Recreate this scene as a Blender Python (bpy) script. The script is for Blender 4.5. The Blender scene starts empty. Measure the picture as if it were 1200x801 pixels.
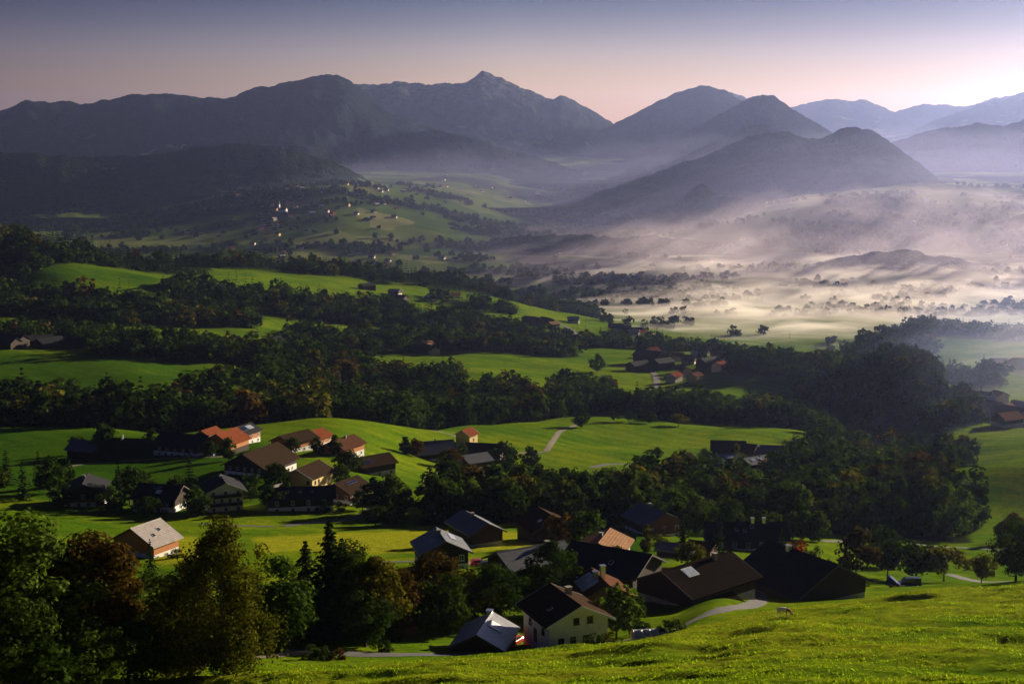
import bpy, bmesh, math, random
import numpy as np
from mathutils import Vector, Matrix

R = math.radians
S = bpy.context.scene
COL = S.collection

# ------------------------------------------------------------------ camera
F = 1648.0                      # focal length in pixels of a 1200-wide frame
CX, CY = 600.0, 400.5
PITCH = math.atan((CY - 165.0) / F)
cp, sp = math.cos(PITCH), math.sin(PITCH)
cam_d = bpy.data.cameras.new('camera')
cam_d.sensor_width = 36.0
cam_d.lens = F / 1200.0 * 36.0
cam_d.clip_start = 1.0
cam_d.clip_end = 80000.0
cam = bpy.data.objects.new('camera', cam_d)
COL.objects.link(cam)
cam.rotation_euler = (math.pi / 2 - PITCH, 0, 0)
S.camera = cam

# ------------------------------------------------------------------ sky, sun, exposure
SUN_AZ = 46.0                   # degrees to the right of the viewing direction (+Y)
SUN_EL = 12.5
world = bpy.data.worlds.new('World')
S.world = world
world.use_nodes = True
wn = world.node_tree
sky = wn.nodes.new('ShaderNodeTexSky')
sky.sky_type = 'NISHITA'
sky.sun_disc = False
sky.sun_elevation = R(SUN_EL)
sky.sun_rotation = R(SUN_AZ)
sky.altitude = 900
sky.air_density = 1.0
sky.dust_density = 3.0
sky.ozone_density = 2.0
wbg = wn.nodes['Background']
wbg.inputs['Strength'].default_value = 0.05
# the clear sky darkens away from the sun and glows mauve to peach towards it
sd = (math.sin(R(SUN_AZ)) * math.cos(R(SUN_EL)), math.cos(R(SUN_AZ)) * math.cos(R(SUN_EL)), math.sin(R(SUN_EL)))
wtc = wn.nodes.new('ShaderNodeTexCoord')
wdot = wn.nodes.new('ShaderNodeVectorMath'); wdot.operation = 'DOT_PRODUCT'; wdot.inputs[1].default_value = sd
wn.links.new(wtc.outputs['Generated'], wdot.inputs[0])
wrm = wn.nodes.new('ShaderNodeValToRGB')
for i, (p_, c_) in enumerate([(0.0, (0.15, 0.21, 0.42)), (0.40, (0.41, 0.31, 0.32)), (0.69, (0.71, 0.61, 0.53)), (0.92, (0.33, 0.34, 0.33)), (1.0, (0.30, 0.31, 0.30))]):
    e_ = wrm.color_ramp.elements[0] if i == 0 else (wrm.color_ramp.elements[-1] if p_ == 1.0 else wrm.color_ramp.elements.new(p_))
    e_.position = p_; e_.color = (*c_, 1)
wn.links.new(wdot.outputs['Value'], wrm.inputs[0])
wmx = wn.nodes.new('ShaderNodeMix'); wmx.data_type = 'RGBA'; wmx.blend_type = 'MULTIPLY'; wmx.inputs[0].default_value = 1.0
wn.links.new(sky.outputs[0], wmx.inputs[6]); wn.links.new(wrm.outputs[0], wmx.inputs[7])
wsx = wn.nodes.new('ShaderNodeSeparateXYZ'); wn.links.new(wtc.outputs['Generated'], wsx.inputs[0])
wre = wn.nodes.new('ShaderNodeValToRGB')     # warm band along the horizon, blue above
for i, (p_, c_) in enumerate([(0.0, (1.9, 1.45, 1.3)), (0.035, (1.58, 1.24, 1.00)), (0.06, (1.08, 0.96, 1.18)), (0.078, (0.62, 0.61, 0.90)), (0.10, (0.21, 0.27, 0.56)), (1.0, (0.07, 0.11, 0.36))]):
    e_ = wre.color_ramp.elements[0] if i == 0 else (wre.color_ramp.elements[-1] if p_ == 1.0 else wre.color_ramp.elements.new(p_))
    e_.position = p_; e_.color = (*c_, 1)
wn.links.new(wsx.outputs['Z'], wre.inputs[0])
wm2 = wn.nodes.new('ShaderNodeMix'); wm2.data_type = 'RGBA'; wm2.blend_type = 'MULTIPLY'; wm2.inputs[0].default_value = 1.0
wn.links.new(wmx.outputs[2], wm2.inputs[6]); wn.links.new(wre.outputs[0], wm2.inputs[7])
wn.links.new(wm2.outputs[2], wbg.inputs['Color'])

sun_d = bpy.data.lights.new('sun', 'SUN')
sun_d.energy = 5.0
sun_d.angle = R(0.5)
sun_d.color = (1.0, 0.85, 0.62)
sun = bpy.data.objects.new('sun', sun_d)
COL.objects.link(sun)
sdir = Vector((math.sin(R(SUN_AZ)) * math.cos(R(SUN_EL)), math.cos(R(SUN_AZ)) * math.cos(R(SUN_EL)), math.sin(R(SUN_EL))))
sun.rotation_euler = sdir.to_track_quat('Z', 'Y').to_euler()

S.view_settings.view_transform = 'Standard'
S.view_settings.look = 'None'
S.view_settings.gamma = 1.0
S.view_settings.use_curve_mapping = False
S.view_settings.exposure = 1.3
S.cycles.max_bounces = 4
S.cycles.diffuse_bounces = 1
S.cycles.glossy_bounces = 2
S.cycles.transmission_bounces = 2
S.cycles.volume_bounces = 1
S.cycles.transparent_max_bounces = 8
S.cycles.use_denoising = True
S.cycles.caustics_reflective = False
S.cycles.caustics_refractive = False
HAZE_DENSITY = 2.2e-5
HAZE_G = 0.70
HAZE_COL = (0.42, 0.51, 1.0)

# ------------------------------------------------------------------ numeric helpers
def smooth1(a, sig):
    if sig <= 0: return a
    n = int(sig * 3) + 1
    k = np.exp(-0.5 * (np.arange(-n, n + 1) / sig) ** 2); k /= k.sum()
    return np.convolve(np.pad(a, n, mode='edge'), k, mode='valid')

def _perm(seed):
    return np.random.RandomState(seed).rand(65536)

_PT = {}
def vnoise(x, y, seed=0):
    """smooth value noise in -1..1"""
    if seed not in _PT: _PT[seed] = _perm(seed)
    P = _PT[seed]
    xi = np.floor(x).astype(np.int64); yi = np.floor(y).astype(np.int64)
    fx = x - xi; fy = y - yi
    fx = fx * fx * fx * (fx * (fx * 6 - 15) + 10); fy = fy * fy * fy * (fy * (fy * 6 - 15) + 10)
    h = lambda a, b: P[(a * 73856093 ^ b * 19349663) & 65535]
    v = (h(xi, yi) * (1 - fx) + h(xi + 1, yi) * fx) * (1 - fy) + (h(xi, yi + 1) * (1 - fx) + h(xi + 1, yi + 1) * fx) * fy
    return v * 2 - 1

def fbm(x, y, seed=0, octv=4, gain=0.5):
    s = 0; a = 1; t = 0
    for o in range(octv):
        s = s + a * vnoise(x * 2 ** o + 13.7 * o, y * 2 ** o - 7.3 * o, seed + o); t += a; a *= gain
    return s / t

def pix_ray(px, py):
    xc = (px - CX) / F; yc = (CY - py) / F
    return xc, cp + yc * sp, -sp + yc * cp

def pix_at(px, py, Y):
    a, b, c = pix_ray(px, py)
    return a * Y / b, c * Y / b            # x, z

def project(x, y, z):
    d = y * cp - z * sp
    v = y * sp + z * cp
    return CX + F * x / d, CY - F * v / d

# ------------------------------------------------------------------ terrain height field
# every line runs across the valley: (picture column, distance in m, height: >0 picture row, <0 metres)
LINES = [
 [(-600, 0, -1.7), (1800, 0, -1.7)],
 [(-600, 60, -25.5), (1800, 60, -25.5)],
 [(-400, 108, 815), (0, 118, 812), (300, 124, 810), (600, 122, 808), (900, 120, 806), (1200, 118, 806), (1600, 118, 806)],
 [(-400, 150, 803), (0, 150, 800), (150, 155, 797), (250, 160, 793), (300, 165, 786), (450, 178, 776), (540, 182, 771), (640, 186, 763), (750, 192, 750), (800, 197, 737), (850, 205, 723), (900, 212, 714), (1000, 220, 703), (1100, 228, 694), (1200, 236, 688), (1600, 255, 668)],
 [(-400, 180, 775), (0, 185, 768), (300, 190, 760), (450, 188, 768), (540, 193, 766), (640, 199, 760), (720, 204, 752), (790, 207, 740), (850, 220, -74), (900, 232, -79), (1050, 252, -84), (1200, 270, -87), (1600, 290, -88)],
 [(-400, 250, 700), (0, 250, 690), (150, 300, 672), (300, 290, 665), (450, 285, 668), (515, 285, 664), (600, 275, 672), (700, 255, 690), (800, 258, -83), (900, 290, -92), (1000, 320, 680), (1100, 335, 677), (1200, 350, 674), (1600, 370, 662)],
 [(-400, 340, 640), (0, 340, 638), (150, 360, 632), (300, 360, 632), (450, 365, 628), (600, 360, 628), (700, 340, 640), (800, 350, 640), (900, 370, 640), (1000, 400, 641), (1100, 405, 647), (1200, 420, 640), (1600, 440, 630)],
 [(-400, 420, 596), (0, 420, 596), (150, 425, 600), (300, 420, 601), (450, 420, 605), (600, 430, 605), (750, 430, 610), (900, 450, 616), (1000, 465, 619), (1100, 480, 618), (1200, 490, 612), (1600, 500, 600)],
 [(-400, 490, 560), (0, 490, 560), (150, 500, 556), (300, 480, 558), (400, 490, 562), (450, 490, 575), (520, 500, 577), (600, 520, 580), (750, 560, 570), (900, 590, 565), (1000, 600, 570), (1060, 580, 572), (1120, 550, 560), (1200, 545, 545), (1600, 540, 520)],
 [(-400, 570, 530), (0, 570, 530), (100, 570, 529), (200, 570, 521), (300, 580, 517), (400, 570, 521), (500, 590, 546), (600, 630, 552), (700, 660, 546), (800, 680, 545), (900, 690, 540), (1000, 720, 545), (1100, 680, -165), (1200, 640, -158), (1600, 640, -140)],
 [(-400, 640, 500), (0, 640, 502), (130, 640, 503), (200, 645, 514), (300, 660, 500), (380, 670, 489), (440, 690, 494), (500, 720, 506), (560, 800, 498), (640, 850, 491), (700, 900, 485), (800, 860, 497), (900, 860, 496), (960, 850, 506), (1000, 880, 520), (1100, 790, 545), (1200, 800, 525), (1600, 800, 505)],
 [(-400, 720, -148), (0, 720, -150), (200, 730, -152), (380, 770, -155), (500, 800, -167), (640, 930, -190), (700, 980, -195), (900, 960, -196), (1000, 1000, -222), (1100, 900, 505), (1200, 900, 505), (1600, 900, 490)],
 [(-400, 850, 470), (0, 850, 462), (150, 860, 462), (300, 900, 458), (450, 1000, 470), (560, 1130, 443), (640, 1080, 462), (700, 1150, 452), (780, 1180, 453), (880, 1150, 462), (960, 1120, 480), (1030, 1100, 456), (1075, 1080, 450), (1105, 1060, 468), (1200, 1000, 482), (1600, 1000, 470)],
 [(-400, 1000, 425), (0, 1000, 416), (150, 1000, 418), (270, 1010, 432), (300, 1050, 430), (450, 1280, 421), (560, 1330, 416), (640, 1300, 426), (700, 1330, 426), (780, 1420, 418), (830, 1450, 412), (900, 1400, 425), (960, 1350, -234), (1000, 1330, -238), (1050, 1360, -236), (1085, 1300, -226), (1110, 1250, 442), (1200, 1260, 434), (1600, 1260, 430)],
 [(-400, 1250, 385), (0, 1250, 378), (100, 1250, 386), (300, 1350, 390), (450, 1550, 387), (600, 1700, 386), (700, 1850, 386), (780, 1680, -246), (830, 1620, -252), (900, 1600, -256), (960, 1550, -262), (1000, 1540, 416), (1050, 1580, 394), (1090, 1600, 387), (1140, 1620, 388), (1200, 1600, 394), (1600, 1600, 395)],
 [(-400, 1500, 345), (0, 1500, 338), (80, 1500, 326), (200, 1650, 327), (300, 1750, 331), (450, 1850, 346), (600, 1900, 364), (700, 2000, 374), (780, 2050, -284), (900, 2050, -291), (1000, 2000, -290), (1200, 1950, -282), (1600, 1950, -280)],
 [(-400, 1650, 255), (-100, 1680, 268), (0, 1700, 280), (80, 1750, 295), (150, 1800, 306), (210, 1850, 314), (300, 1950, 313), (400, 2000, 322), (500, 2100, 330), (570, 2150, 342), (640, 2250, 364), (700, 2350, -294), (1600, 2300, -294)],
 [(-400, 2100, -170), (0, 2200, -200), (300, 2400, -240), (500, 2600, -288), (600, 2650, -300), (1600, 2650, -300)],
 [(-400, 3300, -270), (200, 3400, -297), (600, 3500, -304), (1600, 3500, -303)],
 [(-400, 5000, 268), (0, 5000, 262), (100, 4900, 260), (200, 4900, 243), (300, 4900, 222), (400, 4950, 216), (500, 5000, 232), (600, 5000, 256), (700, 5000, 268), (800, 4950, 262), (900, 4900, 243), (1000, 4900, 232), (1100, 5000, 226), (1200, 5000, 228), (1600, 4900, 226)],
 [(-400, 6600, -150), (0, 6600, -160), (300, 6600, -140), (450, 6500, 206), (540, 6600, 207), (650, 6600, 225), (800, 6600, -170), (1200, 6500, -140), (1600, 6500, -130)],
 [(-400, 9500, -100), (1600, 9500, -100)],
 [(-400, 22500, 20), (1600, 22500, 20)],
]
NU = 1300
UMAX = 0.78
UG = np.linspace(-UMAX, UMAX, NU)
NY = 1700
YG0, YG1 = 20.0, 22400.0
LYG = np.linspace(math.log(YG0), math.log(YG1), NY)
YG = np.exp(LYG)

def _build_table():
    Ys = []; Zs = []
    for i, L in enumerate(LINES):
        u = []; yy = []; zz = []
        for (px, Y, v) in L:
            if v < 0 or Y == 0 or Y > 20000: z = v; uu = (px - CX) / F
            else:
                x, z = pix_at(px, v, Y); uu = x / Y
            u.append(uu); yy.append(Y); zz.append(z)
        Yi = np.interp(UG, u, yy); Zi = np.interp(UG, u, zz)
        Yi = smooth1(Yi, 9); Zi = smooth1(Zi, 9)
        if Ys: Yi = np.maximum(Yi, Ys[-1] + 8)
        Ys.append(Yi); Zs.append(Zi)
    Ys = np.array(Ys); Zs = np.array(Zs)
    n = len(LINES)
    h = Ys[1:] - Ys[:-1]; dl = (Zs[1:] - Zs[:-1]) / h
    m = np.zeros_like(Ys)
    w1 = 2 * h[1:] + h[:-1]; w2 = h[1:] + 2 * h[:-1]
    same = dl[1:] * dl[:-1] > 0
    with np.errstate(divide='ignore', invalid='ignore'):
        hm = (w1 + w2) / (w1 / dl[:-1] + w2 / dl[1:])
    m[1:-1] = np.where(same, hm, 0)
    m[0] = dl[0]; m[-1] = dl[-1]
    T = np.zeros((NU, NY))
    yy = YG[None, :]
    for k in range(n - 1):
        y0 = Ys[k][:, None]; hh = h[k][:, None]
        t = (yy - y0) / hh
        msk = (t >= 0) & (t <= 1)
        t = np.clip(t, 0, 1)
        v = (2 * t**3 - 3 * t**2 + 1) * Zs[k][:, None] + (t**3 - 2 * t**2 + t) * hh * m[k][:, None] + (-2 * t**3 + 3 * t**2) * Zs[k + 1][:, None] + (t**3 - t**2) * hh * m[k + 1][:, None]
        T[msk] = v[msk]
    return T
TAB = _build_table()

def height(x, y):
    x = np.asarray(x, float); y = np.asarray(y, float)
    yc = np.clip(y, YG0, YG1)
    fu = (np.clip(x / yc, -UMAX, UMAX) + UMAX) / (2 * UMAX) * (NU - 1)
    fy = (np.log(yc) - LYG[0]) / (LYG[1] - LYG[0])
    iu = np.clip(fu.astype(int), 0, NU - 2); iy = np.clip(fy.astype(int), 0, NY - 2)
    a = fu - iu; b = fy - iy
    z = (TAB[iu, iy] * (1 - a) + TAB[iu + 1, iy] * a) * (1 - b) + (TAB[iu, iy + 1] * (1 - a) + TAB[iu + 1, iy + 1] * a) * b
    z = np.where(y < YG0, -1.7 - (np.clip(y, 0, YG0)) / 20.0 * (-1.7 - z), z)
    # lie of the land: knolls, hummocks, cattle terraces
    near = np.clip((y - 30) / 60, 0, 1)
    mid = np.clip((y - 350) / 500, 0, 1)
    far = np.clip((y - 1500) / 2500, 0, 1) * np.clip((7000 - y) / 2500, 0, 1)
    pxa = CX + F * x / np.maximum(1.036 * y, 1)
    crest = np.interp(pxa, [0, 300, 540, 640, 750, 850, 1000, 1240, 1600], [160, 170, 184, 188, 193, 205, 224, 262, 280])
    lump = near * (0.25 + 0.75 * np.clip((crest + 2 - y) / 9, 0, 1)) * np.clip((420 - y) / 160, 0, 1)
    for kx, ky, rx, ry, kh in ((292, 1085, 50, 80, 21), (318, 1290, 85, 90, 20), (235, 1240, 60, 80, 14)):    # steep wooded knolls
        z = z + kh * np.exp(-((x - kx) / rx) ** 2 - ((y - ky) / ry) ** 2)
    z = z + lump * (1.35 * fbm(x / 28, y / 11, 5, 3) + 0.6 * fbm(x / 7.5, y / 2.8, 9, 3) + 0.10 * fbm(x / 1.7, y / 1.1, 15, 2) * np.clip((280 - y) / 60, 0, 1))
    z = z + (0.3 + 3.2 * mid) * near * fbm(x / 80, y / 70, 21, 3)
    z = z + far * 13 * fbm(x / 420, y / 300, 31, 3)
    return z

def hz(x, y):
    return float(height(np.array([x]), np.array([y]))[0])

_YS = np.exp(np.linspace(math.log(60), math.log(9000), 6000))
def ground_at(px, py, ymin=60, ymax=9000):
    """where the line of sight through a picture point first meets the land"""
    a, b, c = pix_ray(px, py)
    Y = _YS[(_YS >= ymin) & (_YS <= ymax)]
    d = c / b * Y - height(a / b * Y, Y)
    k = np.nonzero(d < 0)[0]
    i = k[0] if len(k) else len(Y) - 1
    i = max(i, 1)
    t = d[i - 1] / (d[i - 1] - d[i]) if d[i] < 0 < d[i - 1] else 0
    y = Y[i - 1] + t * (Y[i] - Y[i - 1])
    x = a / b * y
    return x, y, hz(x, y)

def spot(px, Y):
    """point on the land at distance Y below/above picture column px"""
    x = (px - CX) / F * Y
    for _ in range(4):
        z = hz(x, Y)
        x = (px - CX) / F * (Y * cp - z * sp)
    return x, Y, hz(x, Y)

# ------------------------------------------------------------------ mesh helpers
def link(o, parent=None):
    COL.objects.link(o)
    if parent is not None: o.parent = parent
    return o

def mesh_np(name, V, Q=None, T=None, smooth=False):
    V = np.asarray(V, np.float32)
    me = bpy.data.meshes.new(name)
    nq = 0 if Q is None else len(Q); nt = 0 if T is None else len(T)
    me.vertices.add(len(V)); me.vertices.foreach_set('co', V.ravel())
    loops = []
    if nq: loops.append(np.asarray(Q, np.int32).ravel())
    if nt: loops.append(np.asarray(T, np.int32).ravel())
    loops = np.concatenate(loops)
    me.loops.add(len(loops)); me.loops.foreach_set('vertex_index', loops)
    me.polygons.add(nq + nt)
    st = np.concatenate([np.arange(nq) * 4, nq * 4 + np.arange(nt) * 3]).astype(np.int32)
    me.polygons.foreach_set('loop_start', st)
    me.update(calc_edges=True)
    if smooth:
        me.polygons.foreach_set('use_smooth', np.ones(nq + nt, bool))
    return me

def grid_quads(nr, nc):
    i = np.arange(nr - 1)[:, None] * nc + np.arange(nc - 1)[None, :]
    return np.stack([i, i + 1, i + nc + 1, i + nc], -1).reshape(-1, 4)

def tag(o, label=None, cat=None, group=None, kind=None):
    if label: o['label'] = label
    if cat: o['category'] = cat
    if group: o['group'] = group
    if kind: o['kind'] = kind
    return o

def empty(name, loc, rz=0.0, scale=1.0):
    o = bpy.data.objects.new(name, None)
    o.empty_display_size = 1.0
    o.location = loc
    o.rotation_euler = (0, 0, rz)
    o.scale = (scale, scale, scale) if not isinstance(scale, tuple) else scale
    return link(o)

def mobj(name, me, mats, parent=None):
    o = bpy.data.objects.new(name, me)
    if not isinstance(mats, (list, tuple)): mats = [mats]
    if len(me.materials) == 0:
        for m in mats: me.materials.append(m)
    return link(o, parent)

def copy_tree(o, parent=None):
    c = o.copy()
    COL.objects.link(c)
    c.parent = parent
    for ch in list(o.children): copy_tree(ch, c)
    return c

# ------------------------------------------------------------------ materials
def mat_new(name):
    m = bpy.data.materials.new(name)
    m.use_nodes = True
    nt = m.node_tree
    return m, nt, nt.nodes['Principled BSDF'], nt.nodes['Material Output']

def N(nt, typ, **kw):
    n = nt.nodes.new(typ)
    for k, v in kw.items():
        if hasattr(n, k) and k not in ('inputs',): setattr(n, k, v)
    return n

def ramp(nt, fac, stops):
    r = nt.nodes.new('ShaderNodeValToRGB')
    e = r.color_ramp.elements
    e[0].position, e[0].color = stops[0][0], (*stops[0][1], 1)
    e[1].position, e[1].color = stops[-1][0], (*stops[-1][1], 1)
    for p, c in stops[1:-1]:
        x = e.new(p); x.color = (*c, 1)
    nt.links.new(fac, r.inputs[0])
    return r.outputs[0]

def mixc(nt, fac, a, b, mode='MIX'):
    m = nt.nodes.new('ShaderNodeMix'); m.data_type = 'RGBA'; m.blend_type = mode
    for s, v in ((m.inputs[0], fac), (m.inputs[6], a), (m.inputs[7], b)):
        if hasattr(v, 'is_output'): nt.links.new(v, s)
        elif isinstance(v, (int, float)): s.default_value = v
        else: s.default_value = (*v, 1)
    return m.outputs[2]

def noise(nt, scale, detail=3, rough=0.5, vec=None, dist=0.0):
    n = nt.nodes.new('ShaderNodeTexNoise')
    n.inputs['Scale'].default_value = scale
    n.inputs['Detail'].default_value = detail
    n.inputs['Roughness'].default_value = rough
    n.inputs['Distortion'].default_value = dist
    if vec is not None: nt.links.new(vec, n.inputs['Vector'])
    return n.outputs[0]

def position(nt):
    return nt.nodes.new('ShaderNodeNewGeometry').outputs['Position']

def mapping(nt, vec, scale):
    m = nt.nodes.new('ShaderNodeMapping')
    m.inputs['Scale'].default_value = scale
    nt.links.new(vec, m.inputs['Vector'])
    return m.outputs[0]

def bump(nt, bsdf, h, strength, dist):
    b = nt.nodes.new('ShaderNodeBump')
    b.inputs['Strength'].default_value = strength
    b.inputs['Distance'].default_value = dist
    nt.links.new(h, b.inputs['Height'])
    nt.links.new(b.outputs[0], bsdf.inputs['Normal'])

def objpos(nt):
    return nt.nodes.new('ShaderNodeTexCoord').outputs['Object']

def simple_mat(name, col, rough=0.8, var=0.25, scale=1.5, metal=0.0, spec=0.3, stretch=(1, 1, 1), bumpd=0.0):
    m, nt, b, _ = mat_new(name)
    v = mapping(nt, objpos(nt), stretch)
    n = noise(nt, scale, 5, 0.6, v)
    lo = tuple(c * (1 - var) for c in col); hi = tuple(min(1, c * (1 + var)) for c in col)
    c = ramp(nt, n, [(0.3, lo), (0.7, hi)])
    nt.links.new(c, b.inputs['Base Color'])
    b.inputs['Roughness'].default_value = rough
    b.inputs['Metallic'].default_value = metal
    b.inputs['Specular IOR Level'].default_value = spec
    if bumpd: bump(nt, b, n, 0.6, bumpd)
    return m
# ------------------------------------------------------------------ woods: (picture-column, distance) footprints on the land
# name, polygon, spacing, height range, conifer share, autumn share
WOODS = [
 ('a', [(485, 395), (600, 400), (760, 410), (760, 500), (600, 480), (520, 470)], 8.0, (9, 14), 0.10, 0.10),
 ('b', [(745, 420), (880, 425), (990, 440), (1000, 540), (860, 545), (740, 515)], 8.5, (10, 15), 0.10, 0.22),
 ('c', [(930, 430), (1040, 440), (1140, 440), (1130, 500), (1060, 560), (930, 540)], 10, (14, 18), 0.05, 0.32),
 ('d', [(900, 590), (990, 570), (1060, 560), (1120, 590), (1130, 720), (1050, 790), (960, 850), (940, 700)], 10, (10, 15), 0.15, 0.25),
 ('e', [(-260, 665), (0, 665), (130, 668), (215, 672), (215, 770), (-260, 790)], 9.5, (15, 21), 0.2, 0.08),
 ('f', [(195, 690), (330, 695), (470, 730), (500, 850), (470, 960), (320, 930), (195, 800)], 10, (14, 20), 0.3, 0.14),
 ('g', [(480, 760), (560, 815), (640, 865), (690, 920), (700, 1010), (600, 1010), (480, 960)], 10, (15, 20), 0.12, 0.20),
 ('h', [(690, 915), (800, 880), (950, 880), (975, 960), (900, 1010), (690, 1020)], 10, (16, 21), 0.12, 0.10),
 ('i', [(300, 950), (420, 990), (500, 1030), (560, 1060), (520, 1120), (400, 1180), (300, 1120)], 10.5, (14, 20), 0.35, 0.12),
 ('j', [(115, 1010), (190, 1005), (300, 1050), (420, 1090), (420, 1200), (300, 1180), (115, 1110)], 10.5, (12, 17), 0.3, 0.10),
 ('k', [(-260, 1070), (0, 1080), (60, 1085), (110, 1085), (110, 1190), (-260, 1200)], 11, (10, 15), 0.3, 0.08),
 ('l', [(-260, 1250), (0, 1290), (120, 1290), (300, 1400), (310, 1480), (120, 1440), (-260, 1440)], 12, (14, 19), 0.6, 0.05),
 ('m', [(200, 1450), (330, 1500), (450, 1570), (520, 1620), (640, 1560), (660, 1620), (560, 1760), (420, 1740), (300, 1650), (200, 1600)], 12, (13, 19), 0.5, 0.06),
 ('n', [(330, 1230), (460, 1330), (500, 1370), (660, 1380), (690, 1420), (600, 1480), (480, 1500), (330, 1400)], 12, (12, 18), 0.45, 0.08),
 ('o', [(-350, 1480), (20, 1500), (40, 1560), (100, 1660), (230, 1760), (250, 1860), (150, 1880), (0, 1800), (-350, 1750)], 12, (13, 19), 0.9, 0.02),
 ('p', [(195, 1860), (300, 1930), (420, 1980), (520, 2050), (600, 2140), (625, 2240), (560, 2330), (420, 2230), (300, 2150), (195, 2000)], 12, (13, 20), 0.9, 0.02),
 ('q', [(620, 2240), (690, 2300), (700, 2440), (640, 2440)], 14, (13, 18), 0.3, 0.05),
 ('r', [(655, 1480), (740, 1560), (830, 1500), (930, 1450), (975, 1420), (985, 1560), (900, 1640), (760, 1680), (655, 1600)], 11.5, (12, 17), 0.45, 0.08),
 ('s', [(640, 1010), (700, 1030), (720, 1120), (650, 1120)], 11, (13, 18), 0.1, 0.15),
 ('t', [(935, 1130), (1000, 1000), (1070, 950), (1110, 1050), (1085, 1180), (1050, 1280), (1060, 1360), (1090, 1440), (1090, 1610), (1010, 1640), (955, 1480)], 11, (11, 16), 0.2, 0.15),
 ('u', [(1060, 1545), (1130, 1555), (1195, 1530), (1210, 1640), (1060, 1670)], 11, (12, 16), 0.3, 0.05),
 ('v', [(1095, 1160), (1175, 1150), (1180, 1210), (1090, 1235)], 10, (10, 14), 0.3, 0.08),
 ('w', [(1090, 900), (1150, 930), (1150, 1020), (1095, 1010)], 10, (11, 15), 0.1, 0.15),
 ('x', [(540, 1830), (600, 1850), (610, 1960), (500, 1930)], 13, (11, 16), 0.4, 0.08),
 ('y', [(855, 1210), (945, 1180), (960, 1320), (900, 1350), (850, 1300)], 11, (10, 14), 0.15, 0.1),
 ('z', [(1080, 760), (1130, 750), (1140, 830), (1090, 860)], 10, (9, 13), 0.1, 0.15),
]
def in_poly(P, x, y):
    n = len(P); c = np.zeros(np.shape(x), bool)
    for i in range(n):
        x0, y0 = P[i]; x1, y1 = P[i - 1]
        if y0 == y1: continue
        t = ((y0 > y) != (y1 > y)) & (x < (x1 - x0) * (y - y0) / (y1 - y0) + x0)
        c ^= t
    return c
def px_of(x, y):
    """picture column of a land point"""
    return CX + F * x / (y * cp - height(x, y) * sp)

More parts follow.
